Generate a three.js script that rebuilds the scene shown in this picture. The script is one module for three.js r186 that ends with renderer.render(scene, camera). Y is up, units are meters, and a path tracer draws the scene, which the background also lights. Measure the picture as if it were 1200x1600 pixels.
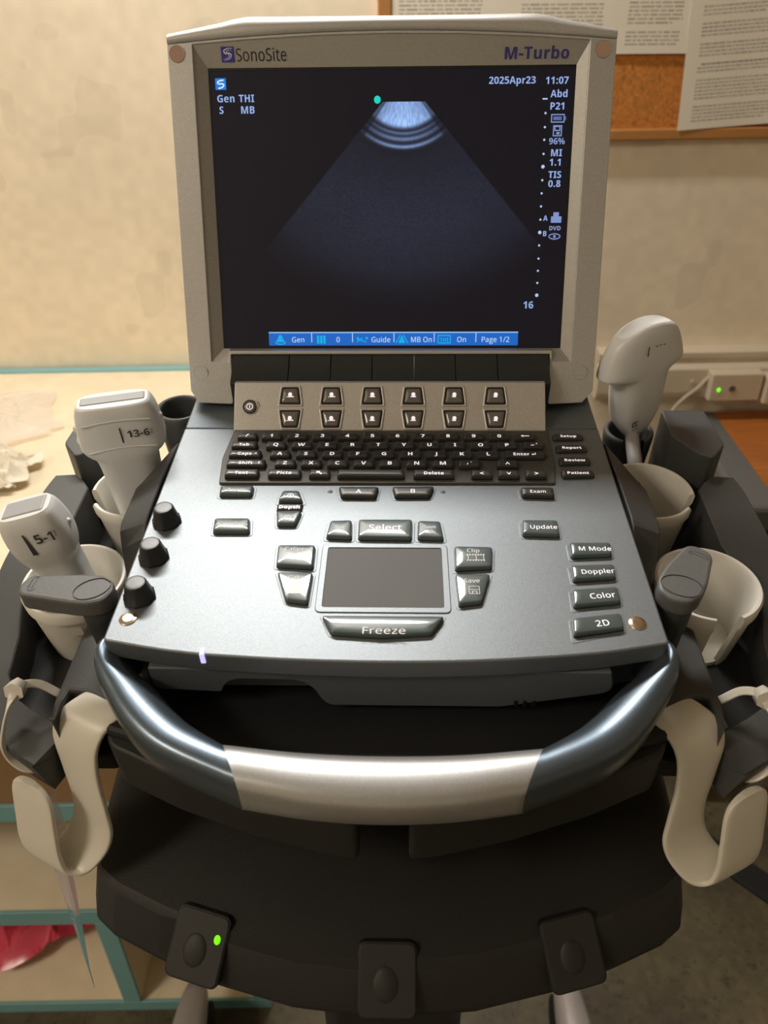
import * as THREE from 'three';
import { FontLoader } from 'three/addons/loaders/FontLoader.js';
import { RectAreaLightUniformsLib } from 'three/addons/lights/RectAreaLightUniformsLib.js';
import { RoundedBoxGeometry } from 'three/addons/geometries/RoundedBoxGeometry.js';
import { mergeGeometries, toCreasedNormals } from 'three/addons/utils/BufferGeometryUtils.js';

// ------------------------------------------------------------------ camera, light, exposure
const scene = new THREE.Scene();
scene.background = new THREE.Color(0x000000);
const R = (d) => d * Math.PI / 180;
const camera = new THREE.PerspectiveCamera(2 * Math.atan(800 / 1202) * 180 / Math.PI, 0.75, 0.01, 30);
camera.position.set(0, 1.30, 0);
camera.rotation.set(R(-32), 0, R(-1.04));
camera.focus = 0.47; camera.userData.fStop = 10;
const renderer = new THREE.WebGLRenderer({ antialias: true });
renderer.toneMapping = THREE.LinearToneMapping;
renderer.toneMappingExposure = 0.93;
renderer.shadowMap.enabled = true;
renderer.shadowMap.type = THREE.PCFSoftShadowMap;
RectAreaLightUniformsLib.init();

const LAMP = { x: -0.265, y: 2.06, z: -1.06, w: 0.70, h: 0.10, intensity: 74, color: new THREE.Color().setRGB(1.0, 0.965, 0.90) };
const CEIL = { x: -1.6, y: 2.53, z: 0.75, w: 0.6, h: 0.6, intensity: 19, color: new THREE.Color().setRGB(1.0, 0.88, 0.72) };
const WALL_Z = -1.30;

// ------------------------------------------------------------------ helpers
const MM = 0.001;
let rs = 12345;
const rnd = () => { rs = (rs + 0x6d2b79f5) | 0; let t = Math.imul(rs ^ (rs >>> 15), 1 | rs); t = (t + Math.imul(t ^ (t >>> 7), 61 | t)) ^ t; return ((t ^ (t >>> 14)) >>> 0) / 4294967296; };
const taken = new Map();
function numbered(n) { const k = taken.get(n) || 0; taken.set(n, k + 1); return k ? n + '_' + String(k).padStart(3, '0') : n; }
function tag(o, label, category, group) { o.userData.label = label; o.userData.category = category; if (group) o.userData.group = group; return o; }
function thing(name, label, category, pos = [0, 0, 0], rot = [0, 0, 0], group) {
  const g = new THREE.Group(); g.name = numbered(name); g.position.set(...pos); g.rotation.set(...rot); scene.add(g);
  return tag(g, label, category, group);
}
function uvBox(g, k = 1) {                                     // uv in metres, by the axis that a face points along
  const p = g.attributes.position, n = g.attributes.normal, uv = new Float32Array(p.count * 2);
  for (let i = 0; i < p.count; i++) {
    const ax = Math.abs(n.getX(i)), ay = Math.abs(n.getY(i)), az = Math.abs(n.getZ(i));
    let a, b;
    if (ay >= ax && ay >= az) { a = p.getX(i); b = p.getZ(i); } else if (ax >= az) { a = p.getZ(i); b = p.getY(i); } else { a = p.getX(i); b = p.getY(i); }
    uv[2 * i] = a * k; uv[2 * i + 1] = b * k;
  }
  g.setAttribute('uv', new THREE.BufferAttribute(uv, 2)); return g;
}
function mesh(name, g, m, parent, { mm = true, uv = true } = {}) {
  if (mm) g.scale(MM, MM, MM);
  if (uv) uvBox(g);
  const o = new THREE.Mesh(g, m); o.name = parent ? name : numbered(name); o.castShadow = o.receiveShadow = true;
  (parent || scene).add(o); return o;
}
function struct(name, g, m, parent) { const o = mesh(name, g, m, parent, { mm: false }); if (!parent) o.userData.kind = 'structure'; return o; }
function roundShape(pts, r, flipY = false) {
  const P = pts.map(([x, y]) => new THREE.Vector2(x, flipY ? -y : y)), s = new THREE.Shape(), n = P.length;
  for (let i = 0; i < n; i++) {
    const a = P[(i + n - 1) % n], b = P[i], c = P[(i + 1) % n], ri = Array.isArray(r) ? r[i] : r;
    const d1 = a.clone().sub(b), d2 = c.clone().sub(b), q = Math.min(ri, d1.length() * 0.49, d2.length() * 0.49);
    const p1 = b.clone().add(d1.normalize().multiplyScalar(q)), p2 = b.clone().add(d2.normalize().multiplyScalar(q));
    if (i) s.lineTo(p1.x, p1.y); else s.moveTo(p1.x, p1.y);
    if (q > 0.001) s.quadraticCurveTo(b.x, b.y, p2.x, p2.y);
  }
  s.closePath(); return s;
}
function ext(shape, depth, bevel, cs = 5) {
  return new THREE.ExtrudeGeometry(shape, { depth: Math.max(depth - 2 * bevel, 0.001), bevelEnabled: bevel > 0, bevelThickness: bevel, bevelSize: bevel, bevelOffset: -bevel, bevelSegments: 2, curveSegments: cs }).translate(0, 0, bevel);
}
const prism = (pts, y0, y1, bevel = 0.5, r = 0) => ext(roundShape(pts, r, true), y1 - y0, bevel).rotateX(-Math.PI / 2).translate(0, y0, 0);   // outline [x, z], raised along y
const front = (pts, z0, z1, bevel = 0.5, r = 0) => ext(roundShape(pts, r), z1 - z0, bevel).translate(0, 0, z0);                              // outline [x, y], deep along z
const side = (pts, x0, x1, bevel = 0.3, r = 0) => ext(roundShape(pts.map(([z, y]) => [-z, y]), r), x1 - x0, bevel).rotateY(Math.PI / 2).translate(x0, 0, 0);   // outline [z, y], along x
const box = (x0, x1, y0, y1, z0, z1, r = 0.5) => new RoundedBoxGeometry(x1 - x0, y1 - y0, z1 - z0, 2, Math.min(r, (x1 - x0) / 2.01, (y1 - y0) / 2.01, (z1 - z0) / 2.01)).translate((x0 + x1) / 2, (y0 + y1) / 2, (z0 + z1) / 2);
function loft(rings, { capA = true, capB = true, closed = true, crease = 0 } = {}) {
  const pos = [], idx = [], m = rings[0].length;
  for (const r of rings) for (const p of r) pos.push(...p);
  const step = closed ? m : m - 1;
  for (let i = 0; i + 1 < rings.length; i++) for (let j = 0; j < step; j++) {
    const a = i * m + j, b = i * m + (j + 1) % m, c = a + m, d = b + m;
    idx.push(a, b, d, a, d, c);
  }
  const cap = (k, flip) => {
    const r = rings[k], c = [0, 1, 2].map((q) => r.reduce((s, p) => s + p[q], 0) / m), at = pos.length / 3;
    pos.push(...c); for (let j = 0; j < m; j++) { const a = k * m + j, b = k * m + (j + 1) % m; if (flip) idx.push(a, at, b); else idx.push(a, b, at); }
  };
  if (closed && capA) cap(0, true); if (closed && capB) cap(rings.length - 1, false);
  let vol = 0; const v = (i) => new THREE.Vector3(pos[3 * i], pos[3 * i + 1], pos[3 * i + 2]);
  for (let i = 0; i < idx.length; i += 3) vol += v(idx[i]).dot(v(idx[i + 1]).cross(v(idx[i + 2])));
  if (vol < 0) for (let i = 0; i < idx.length; i += 3) { const t = idx[i]; idx[i] = idx[i + 1]; idx[i + 1] = t; }
  let g = new THREE.BufferGeometry(); g.setAttribute('position', new THREE.Float32BufferAttribute(pos, 3)); g.setIndex(idx);
  g.computeVertexNormals();
  if (crease) g = toCreasedNormals(g, crease);
  return g;
}
const superRing = (a, b, y, n = 24, e = 2.6, cx = 0, cz = 0) => Array.from({ length: n }, (_, i) => {
  const t = i / n * 2 * Math.PI, c = Math.cos(t), s = Math.sin(t);
  return [cx + a * Math.sign(c) * Math.abs(c) ** (2 / e), y, cz + b * Math.sign(s) * Math.abs(s) ** (2 / e)];
});
const catmull = (pts, n) => { const c = new THREE.CatmullRomCurve3(pts.map((p) => new THREE.Vector3(...p)), false, 'centripetal'); return c.getPoints(n); };
const tube = (pts, r, seg = 40, rad = 10) => new THREE.TubeGeometry(new THREE.CatmullRomCurve3(pts.map((p) => new THREE.Vector3(...p)), false, 'centripetal'), seg, r, rad, false);
function tubeCapped(pts, r, seg = 40, rad = 10) {
  const g = tube(pts, r, seg, rad), out = [g.toNonIndexed()];
  for (const p of [pts[0], pts[pts.length - 1]]) out.push(new THREE.SphereGeometry(r, rad, 6).translate(...p).toNonIndexed());
  return mergeGeometries(out);
}
function lathe(profile, seg = 32, p0 = 0, pl = 2 * Math.PI) { return new THREE.LatheGeometry(profile.map(([r, y]) => new THREE.Vector2(r, y)), seg, p0, pl); }
// key cap: rounded outline [x, z], domed top
function keyCap(pts, h, r = 1.2, dome = 0.35, inset = 0.6, y0 = -0.5) {
  const s = roundShape(pts, r).getPoints(3), cx = s.reduce((t, p) => t + p.x, 0) / s.length, cz = s.reduce((t, p) => t + p.y, 0) / s.length;
  const hw = Math.max(...s.map((p) => Math.abs(p.x - cx))), hd = Math.max(...s.map((p) => Math.abs(p.y - cz)));
  const ring = (ins, y) => s.map((p) => [cx + (p.x - cx) * (1 - ins / hw), y, cz + (p.y - cz) * (1 - ins / hd)]);
  const m = Math.min(hw, hd);
  return { g: loft([ring(0, y0), ring(0.05, h * 0.35), ring(inset * 0.35, h - 0.75), ring(inset * 0.75, h - 0.32), ring(inset * 1.5, h - 0.1), ring(m * 0.45, h + dome * 0.6), ring(m * 0.75, h + dome * 0.93)]), cx, cz };
}
const sansBold = await new FontLoader().loadAsync('fonts/droid/droid_sans_bold.typeface.json');
const sansReg = await new FontLoader().loadAsync('fonts/droid/droid_sans_regular.typeface.json');
function textGeo(str, size, font = sansBold, cx = true, sx = 1) {     // flat lettering in the xy plane, cap height about size
  const g = new THREE.ShapeGeometry(font.generateShapes(str, size), 3); g.computeBoundingBox(); const b = g.boundingBox;
  g.translate(cx ? -(b.min.x + b.max.x) / 2 : 0, cx ? -size * 0.5 : 0, 0); g.scale(sx, 1, 1); return g;
}
const flatGeo = (...polys) => mergeGeometries(polys.map((p) => new THREE.ShapeGeometry(new THREE.Shape(p.map(([x, y]) => new THREE.Vector2(x, y))), 4)));
const bar = (x0, y0, x1, y1) => [[x0, y0], [x1, y0], [x1, y1], [x0, y1]];
const lay = (g, x, y, z) => g.rotateX(-Math.PI / 2).translate(x, y, z);

// ------------------------------------------------------------------ textures
function dataTex(n, fn, srgb, rep = 1) {
  const d = new Uint8Array(n * n * 4);
  for (let y = 0; y < n; y++) for (let x = 0; x < n; x++) { const c = fn(x / n, y / n, x, y), o = 4 * (y * n + x); for (let k = 0; k < 3; k++) d[o + k] = Math.max(0, Math.min(255, c[k] ?? c[0])); d[o + 3] = 255; }
  const t = new THREE.DataTexture(d, n, n); t.wrapS = t.wrapT = THREE.RepeatWrapping; t.magFilter = THREE.LinearFilter; t.minFilter = THREE.LinearMipmapLinearFilter; t.generateMipmaps = true;
  if (srgb) t.colorSpace = THREE.SRGBColorSpace; t.repeat.set(rep, rep); t.needsUpdate = true; return t;
}
function tileNoise(cells) {                                     // periodic value noise
  const v = Array.from({ length: cells * cells }, rnd), s = (t) => t * t * (3 - 2 * t);
  return (u, w) => { const x = u * cells, y = w * cells, i = Math.floor(x), j = Math.floor(y), fx = s(x - i), fy = s(y - j), at = (a, b) => v[((b % cells + cells) % cells) * cells + (a % cells + cells) % cells];
    return (at(i, j) * (1 - fx) + at(i + 1, j) * fx) * (1 - fy) + (at(i, j + 1) * (1 - fx) + at(i + 1, j + 1) * fx) * fy; };
}
const n4 = tileNoise(4), n9 = tileNoise(9), n23 = tileNoise(23), n61 = tileNoise(61), n128 = tileNoise(128), n11 = tileNoise(11);
const grainTex = dataTex(256, (u, v) => [128 + 127 * ((n128(u, v) - 0.5) * 1.3 + (rnd() - 0.5) * 0.5)], false, 25);     // moulded plastic stipple
const sparkTex = dataTex(256, (u, v) => { const k = 222 + 33 * (rnd() * 0.8 + n128(u, v) * 0.2); return [k, k, k]; }, true, 14);
const plasterBump = dataTex(512, (u, v) => [128 + 90 * (n9(u, v) - 0.5) + 90 * (n23(u, v) - 0.5) + 50 * (n61(u, v) - 0.5) + 20 * (n128(u, v) - 0.5)], false, 1.6);
const plasterTex = dataTex(512, (u, v) => { const k = 1 + 0.03 * (n4(u, v) - 0.5) + 0.03 * (n11(u, v) - 0.5) + 0.04 * (n61(u, v) - 0.5) - (n23(u, v) > 0.84 ? 0.03 : 0); return [242 * k, 228 * k, 204 * k]; }, true, 1.1);
const deskTex = dataTex(512, (u, v) => { const k = 1 + 0.05 * (n4(u, v) - 0.5) + 0.04 * (n23(u, v) - 0.5) + 0.03 * (rnd() - 0.5); return [236 * k, 221 * k, 192 * k]; }, true, 2);
const corkTex = dataTex(512, (u, v) => { const k = 0.92 + 0.16 * n61(u, v) + 0.12 * n128(u, v) + 0.1 * (rnd() - 0.5) - (n61(v, u) > 0.8 ? 0.12 : 0); return [190 * k, 122 * k, 56 * k]; }, true, 4);
const woodTex = dataTex(512, (u, v) => { const g = 0.9 + 0.12 * n61(u * 0.12 + 0.03 * n9(u, v), v) + 0.1 * n128(u * 0.1, v); return [176 * g, 104 * g, 46 * g]; }, true, 3);
const floorTex = dataTex(1024, (u, v) => { const s = rnd(); let k = 0.82 + 0.3 * n9(u, v) + 0.2 * n61(u, v) + 0.16 * (rnd() - 0.5); if (n128(u, v) > 0.88) k *= 0.8; if (n61(v, u) > 0.9) k *= 0.85; if (s > 0.994) k *= 1.35; return [84 * k, 76 * k, 57 * k]; }, true, 1.5);
function canvasTex(w, h, draw) { const c = document.createElement('canvas'); c.width = w; c.height = h; draw(c.getContext('2d'), w, h); const t = new THREE.CanvasTexture(c); t.colorSpace = THREE.SRGBColorSpace; t.anisotropy = 8; return t; }

// ------------------------------------------------------------------ materials
const std = (o) => new THREE.MeshStandardMaterial({ side: THREE.FrontSide, ...o });
const phy = (o) => new THREE.MeshPhysicalMaterial(o);
const C = (r, g, b) => new THREE.Color().setRGB(r, g, b);
const M = {
  wall: std({ map: plasterTex, bumpMap: plasterBump, bumpScale: 0.0006, roughness: 0.85 }),
  ceiling: std({ color: C(0.78, 0.75, 0.68), roughness: 0.9 }),
  farWall: std({ color: C(0.68, 0.62, 0.52), roughness: 0.9 }),
  floor: std({ map: floorTex, roughness: 0.55 }),
  panel: std({ color: C(0.275, 0.30, 0.322), map: sparkTex, metalness: 0.82, roughness: 0.5, bumpMap: grainTex, bumpScale: 0.00004 }),
  deck: std({ color: C(0.19, 0.225, 0.255), map: sparkTex, metalness: 0.6, roughness: 0.34 }),
  lower: std({ color: C(0.15, 0.165, 0.18), map: sparkTex, metalness: 0.3, roughness: 0.5 }),
  black: std({ color: C(0.006, 0.006, 0.007), roughness: 0.6 }),
  hinge: std({ color: C(0.022, 0.027, 0.028), roughness: 0.42, bumpMap: grainTex, bumpScale: 0.00004 }),
  lid: std({ color: C(0.70, 0.69, 0.675), map: sparkTex, metalness: 0.55, roughness: 0.42 }),
  bezel: std({ color: C(0.50, 0.485, 0.45), map: sparkTex, metalness: 0.45, roughness: 0.45 }),
  lidBack: std({ color: C(0.06, 0.062, 0.062), roughness: 0.5 }),
  peach: std({ color: C(0.50, 0.33, 0.24), roughness: 0.8 }),
  strip: std({ color: C(0.70, 0.67, 0.63), map: sparkTex, metalness: 0.45, roughness: 0.42 }),
  softKey: phy({ color: C(0.16, 0.152, 0.13), roughness: 0.3, clearcoat: 0.7, clearcoatRoughness: 0.1 }),
  kbTray: std({ color: C(0.105, 0.098, 0.085), map: sparkTex, metalness: 0.3, roughness: 0.5 }),
  kbKey: phy({ color: C(0.035, 0.034, 0.030), roughness: 0.38, clearcoat: 0.25, clearcoatRoughness: 0.25 }),
  key: phy({ color: C(0.072, 0.100, 0.102), roughness: 0.32, clearcoat: 0.9, clearcoatRoughness: 0.05 }),
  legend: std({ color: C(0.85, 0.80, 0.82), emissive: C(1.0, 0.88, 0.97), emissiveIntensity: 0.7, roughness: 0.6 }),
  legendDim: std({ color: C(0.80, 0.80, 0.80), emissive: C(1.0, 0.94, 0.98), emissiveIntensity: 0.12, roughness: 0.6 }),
  pad: std({ color: C(0.095, 0.095, 0.092), roughness: 0.62 }),
  knob: phy({ color: C(0.020, 0.021, 0.023), roughness: 0.42, clearcoat: 0.2, clearcoatRoughness: 0.4 }),
  knobTop: std({ color: C(0.16, 0.165, 0.17), roughness: 0.45, metalness: 0.3 }),
  brass: std({ color: C(0.74, 0.62, 0.47), metalness: 1, roughness: 0.24 }),
  arm: std({ color: C(0.15, 0.19, 0.235), map: sparkTex, metalness: 0.75, roughness: 0.3 }),
  grip: std({ color: C(0.60, 0.60, 0.60), map: sparkTex, metalness: 0.7, roughness: 0.36 }),
  plastic: std({ color: C(0.060, 0.061, 0.060), roughness: 0.52, bumpMap: grainTex, bumpScale: 0.00009 }),
  cart: std({ color: C(0.017, 0.017, 0.0165), roughness: 0.55, bumpMap: grainTex, bumpScale: 0.00009 }),
  module: std({ color: C(0.013, 0.0122, 0.011), roughness: 0.55, bumpMap: grainTex, bumpScale: 0.00012 }),
  moduleKey: std({ color: C(0.021, 0.020, 0.018), roughness: 0.6 }),
  lever: std({ color: C(0.13, 0.13, 0.128), roughness: 0.5, map: sparkTex, bumpMap: grainTex, bumpScale: 0.00008 }),
  cup: phy({ color: C(0.76, 0.73, 0.66), roughness: 0.42, clearcoat: 0.15, clearcoatRoughness: 0.4 }),
  hook: phy({ color: C(0.76, 0.72, 0.62), roughness: 0.38, clearcoat: 0.2, clearcoatRoughness: 0.35 }),
  probe: phy({ color: C(0.76, 0.77, 0.77), roughness: 0.36, clearcoat: 0.3, clearcoatRoughness: 0.25 }),
  probeLens: std({ color: C(0.36, 0.36, 0.37), roughness: 0.5 }),
  print: std({ color: C(0.045, 0.045, 0.05), roughness: 0.7 }),
  cable: std({ color: C(0.36, 0.34, 0.34), roughness: 0.5 }),
  tie: phy({ color: C(0.78, 0.74, 0.66), roughness: 0.4, clearcoat: 0.2 }),
  post: std({ color: C(0.50, 0.46, 0.45), roughness: 0.35, metalness: 0.3 }),
  desk: std({ map: deskTex, roughness: 0.5 }),
  teal: std({ color: C(0.22, 0.45, 0.47), roughness: 0.45 }),
  shelfBrown: std({ color: C(0.30, 0.185, 0.085), roughness: 0.7 }),
  pink: phy({ color: C(0.72, 0.06, 0.12), roughness: 0.28, clearcoat: 0.5, clearcoatRoughness: 0.2 }),
  tissue: std({ color: C(0.82, 0.75, 0.62), roughness: 0.9, side: THREE.DoubleSide }),
  film: phy({ color: C(0.96, 0.93, 0.90), roughness: 0.35, transmission: 0.62, thickness: 0, side: THREE.DoubleSide }),
  clear: phy({ color: C(0.95, 0.93, 0.95), roughness: 0.12, transmission: 0.75, thickness: 0, side: THREE.DoubleSide }),
  clearTeal: phy({ color: C(0.30, 0.62, 0.68), roughness: 0.15, transmission: 0.45, thickness: 0, side: THREE.DoubleSide }),
  clearPink: phy({ color: C(0.80, 0.45, 0.55), roughness: 0.15, transmission: 0.5, thickness: 0, side: THREE.DoubleSide }),
  cork: std({ map: corkTex, roughness: 0.9 }),
  boardFrame: std({ color: C(0.46, 0.21, 0.062), roughness: 0.5 }),
  rail: std({ color: C(0.62, 0.53, 0.40), roughness: 0.6, bumpMap: plasterBump, bumpScale: 0.0006 }),
  hole: std({ color: C(0.12, 0.095, 0.07), roughness: 0.8 }),
  orange: std({ map: woodTex, roughness: 0.45 }),
  rim: std({ color: C(0.135, 0.14, 0.14), roughness: 0.5, bumpMap: grainTex, bumpScale: 0.00008 }),
  rubber: std({ color: C(0.012, 0.012, 0.012), roughness: 0.7 }),
  blue: std({ color: C(0.055, 0.05, 0.36), roughness: 0.5 }),
  violet: std({ color: C(0.05, 0.045, 0.25), roughness: 0.5 }),
  logoInk: std({ color: C(0.025, 0.024, 0.024), roughness: 0.6 }),
  white: std({ color: C(0.8, 0.8, 0.8), roughness: 0.6 }),
  fixture: std({ color: C(0.8, 0.8, 0.78), roughness: 0.5 }),
  ledGreen: std({ color: C(0.1, 0.5, 0.02), emissive: C(0.15, 1.0, 0.0), emissiveIntensity: 1.6 }),
  ledBlue: std({ color: C(0.5, 0.5, 0.8), emissive: C(0.55, 0.5, 1.0), emissiveIntensity: 1.1 }),
};

// ------------------------------------------------------------------ the room
{
  const T = 0.12;
  const slab = (x0, x1, y0, y1, z0, z1) => new THREE.BoxGeometry(x1 - x0, y1 - y0, z1 - z0).translate((x0 + x1) / 2, (y0 + y1) / 2, (z0 + z1) / 2);
  struct('floor', slab(-2.2, 2.2, -T, 0, WALL_Z - T, 2.4), M.floor);
  struct('ceiling', slab(-2.2, 2.2, 2.6, 2.6 + T, WALL_Z - T, 2.4), M.ceiling);
  struct('wall_back', slab(-2.2, 2.2, 0, 2.6, WALL_Z - T, WALL_Z), M.wall);
  struct('wall_left', slab(-2.2, -2.08, 0, 2.6, WALL_Z, 2.4), M.farWall);
  struct('wall_right', slab(2.08, 2.2, 0, 2.6, WALL_Z, 2.4), M.farWall);
  struct('wall_front', slab(-2.08, 2.08, 0, 2.6, 2.28, 2.4), M.farWall);
}

// ------------------------------------------------------------------ lamps
{
  const t = thing('wall_lamp', 'long white lamp mounted on the wall above the picture', 'lamp', [LAMP.x, LAMP.y, LAMP.z]);
  const tilt = R(38), L = 1000;                                 // glowing face looks down and out into the room
  const body = new THREE.Group(); body.rotation.x = 0;
  mesh('mounting_arm', new THREE.BoxGeometry(0.30, 0.05, Math.abs(WALL_Z - LAMP.z) - 0.03).translate(0, 0.045, (WALL_Z - LAMP.z) / 2), M.fixture, t, { mm: false });
  const dir = new THREE.Vector3(0, -Math.cos(tilt), Math.sin(tilt));
  const rot = new THREE.Matrix4().lookAt(new THREE.Vector3(), dir.clone().negate(), new THREE.Vector3(1, 0, 0).cross(dir).negate());
  const housing = new RoundedBoxGeometry(LAMP.w + 0.05, LAMP.h + 0.03, 0.05, 3, 0.012).translate(0, 0, -0.032).applyMatrix4(rot);
  mesh('housing', housing, M.fixture, t, { mm: false });
  const diff = new RoundedBoxGeometry(LAMP.w, LAMP.h, 0.012, 2, 0.004).applyMatrix4(rot);
  mesh('diffuser', diff, std({ color: C(0.9, 0.9, 0.88), emissive: LAMP.color, emissiveIntensity: 8 }), t, { mm: false });
  const l = new THREE.RectAreaLight(LAMP.color, LAMP.intensity, LAMP.w, LAMP.h);
  l.name = 'wall_lamp_light'; l.position.set(LAMP.x, LAMP.y, LAMP.z).addScaledVector(dir, 0.012); l.lookAt(l.position.clone().add(dir)); scene.add(l);
  const c = thing('ceiling_light', 'flat square panel lamp on the ceiling behind and left of the viewer', 'lamp', [CEIL.x, CEIL.y, CEIL.z]);
  mesh('frame', new RoundedBoxGeometry(CEIL.w + 0.06, 0.06, CEIL.h + 0.06, 2, 0.01).translate(0, 0.04, 0), M.fixture, c, { mm: false });
  mesh('diffuser', new THREE.BoxGeometry(CEIL.w, 0.012, CEIL.h).translate(0, 0.005, 0), std({ color: C(0.9, 0.9, 0.88), emissive: CEIL.color, emissiveIntensity: 5 }), c, { mm: false });
  const k = new THREE.RectAreaLight(CEIL.color, CEIL.intensity, CEIL.w, CEIL.h);
  k.name = 'ceiling_light_light'; k.position.set(CEIL.x, CEIL.y - 0.006, CEIL.z); k.lookAt(CEIL.x, 0, CEIL.z); scene.add(k);
}

// ------------------------------------------------------------------ notice board and papers
{
  const zb = WALL_Z, t = thing('notice_board', 'cork notice board in an orange-brown wooden frame on the wall', 'notice board', [0.6, 1.153, zb]);
  const x0 = -0.596, x1 = 0.75, h = 0.85, at = (a, b, c, d, e, f, r = 0.003) => box(a, b, c, d, e, f, r);
  mesh('cork_panel', at(x0 + 0.01, x1, 0.008, h - 0.01, 0, 0.008), M.cork, t, { mm: false });
  mesh('frame_rail', at(x0, x1, 0, 0.016, 0, 0.016), M.boardFrame, t, { mm: false });
  mesh('frame_rail', at(x0, x1, h - 0.018, h, 0, 0.016), M.boardFrame, t, { mm: false });
  mesh('frame_stile', at(x0, x0 + 0.02, 0.016, h - 0.018, 0, 0.016), M.boardFrame, t, { mm: false });
  mesh('frame_stile', at(x1 - 0.02, x1, 0.016, h - 0.018, 0, 0.016), M.boardFrame, t, { mm: false });
  // print: rows of grey word marks too blurred to read
  const printed = (cols, lines, headings) => canvasTex(1024, 768, (c, w, hh) => {
    c.fillStyle = '#eee6d6'; c.fillRect(0, 0, w, hh);
    for (const [a, b] of cols) {
      let y = 20;
      while (y < hh - 24) {
        const para = 2 + Math.floor(rnd() * lines), head = rnd() < headings;
        for (let k = 0; k < para && y < hh - 24; k++) {
          const end = k === para - 1 ? a + (b - a) * (0.25 + 0.6 * rnd()) : b - 10 * rnd(); let x = a + (head && k === 0 ? 24 : 0);
          while (x < end) { const l = 10 + rnd() * 34; c.fillStyle = head && k === 0 ? 'rgba(60,55,50,.5)' : `rgba(95,88,80,${0.28 + 0.18 * rnd()})`; c.fillRect(x, y, Math.min(l, end - x), 6); x += l + 5; }
          y += 12;
        }
        y += 16;
      }
    }
  });
  function sheet(name, label, w, h, tex, pos, rotZ, curl) {
    const nx = 10, ny = 14, g = new THREE.BoxGeometry(w, h, 0.0004, nx, ny, 1), p = g.attributes.position;
    for (let i = 0; i < p.count; i++) { const u = p.getX(i) / w, v = p.getY(i) / h; p.setZ(i, p.getZ(i) + curl * (0.35 + 0.65 * (0.5 - v)) * (0.4 + 0.6 * Math.abs(u) * 2) * 0.5 + 0.0006 * Math.sin(7 * u + 3 * v)); }
    g.computeVertexNormals();
    const o = mesh(name, g, std({ map: tex, roughness: 0.8 }), null, { mm: false, uv: false });
    o.position.set(...pos); o.rotation.z = rotZ; tag(o, label, 'paper'); return o;
  }
  sheet('printed_sheet', 'wide white sheet printed in three columns, pinned behind the top of the screen', 0.43, 0.31, printed([[30, 310], [440, 720], [800, 990]], 6, 0.3), [0.237, 1.268 + 0.155, zb + 0.0105], R(-0.5), 0.004);
  sheet('printed_sheet', 'tall white printed page pinned at the right end of the notice board', 0.218, 0.30, printed([[90, 950]], 5, 0.45), [0.552, 1.322, zb + 0.0125], R(3.2), 0.010);
}

// ------------------------------------------------------------------ left desk with shelves
{
  const t = thing('desk', 'cream laminate desk with teal edging and open shelves, left of the machine', 'desk', [-0.65, 0, -0.95]);
  const X = 0.65, Z = 0.95, B = (a, b, c, d, e, f, r = 0.002) => box(a + X, b + X, c, d, e + Z, f + Z, r);
  const xl = -1.45, xr = -0.19, zf = -0.615, zr = -1.292;
  mesh('desk_top', B(xl, xr, 0.772, 0.80, zr, zf), M.desk, t, { mm: false });
  mesh('edge_band', B(xl, xr, 0.7995, 0.8035, zr - 0.006, zr + 0.012, 0.001), M.teal, t, { mm: false });
  mesh('shelf', B(xl, xr, 0.470, 0.496, zr, zf - 0.004), M.shelfBrown, t, { mm: false });
  mesh('shelf', B(xl, xr, 0.242, 0.268, zr, zf - 0.004), M.desk, t, { mm: false });
  mesh('shelf', B(xl, xr, 0.0, 0.021, zr, zf - 0.004), M.desk, t, { mm: false });
  mesh('edge_band', B(xl, xr, 0.468, 0.498, zf - 0.005, zf, 0.001), M.teal, t, { mm: false });
  mesh('edge_band', B(xl, xr, 0.240, 0.270, zf - 0.005, zf, 0.001), M.teal, t, { mm: false });
  mesh('edge_band', B(xl, xr, 0.0, 0.024, zf - 0.005, zf, 0.001), M.teal, t, { mm: false });
  for (const x of [-0.405, -0.19 - 0.0135, -1.0]) {
    mesh('divider', B(x - 0.0125, x + 0.0125, 0.021, 0.242, zr, zf - 0.004), M.desk, t, { mm: false });
    mesh('edge_band', B(x - 0.0135, x + 0.0135, 0.024, 0.240, zf - 0.005, zf, 0.001), M.teal, t, { mm: false });
  }
  for (const x of [-1.436, -0.204]) mesh('end_panel', B(x - 0.013, x + 0.013, 0.268, 0.772, zr, zf - 0.006), M.desk, t, { mm: false });
  mesh('back_panel', B(xl, xr, 0, 0.772, zr - 0.006, zr), M.desk, t, { mm: false });
}
// crumpled things: a noisy sheet folded in on itself
function crumple(w, d, h, seg, seed, fold) {
  const g = new THREE.PlaneGeometry(w, d, seg, seg).rotateX(-Math.PI / 2), p = g.attributes.position; const a = tileNoise(5), b = tileNoise(11), c = tileNoise(7);
  for (let i = 0; i < p.count; i++) {
    const u = p.getX(i) / w + 0.5, v = p.getZ(i) / d + 0.5, r = Math.hypot(u - 0.5, v - 0.5) * 2, e = Math.max(0, 1 - r * r * 0.8);
    const ridge = 1 - Math.abs(2 * a(u * 0.9 + seed, v * 0.9) - 1), rid2 = 1 - Math.abs(2 * b(u * 0.9, v * 0.9 + seed) - 1);
    p.setY(i, h * (0.15 + 0.6 * ridge * e + 0.28 * rid2 * (0.3 + e)) + 0.002);
    p.setX(i, p.getX(i) * (1 - fold * c(u * 0.9, v * 0.9)) + (b(u * 0.8, v * 0.8) - 0.5) * w * 0.12); p.setZ(i, p.getZ(i) * (1 - fold * c(v * 0.9, u * 0.9)) + (a(v * 0.8, u * 0.8) - 0.5) * d * 0.12);
  }
  g.computeVertexNormals(); return toCreasedNormals(g, 0.35);
}
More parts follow.
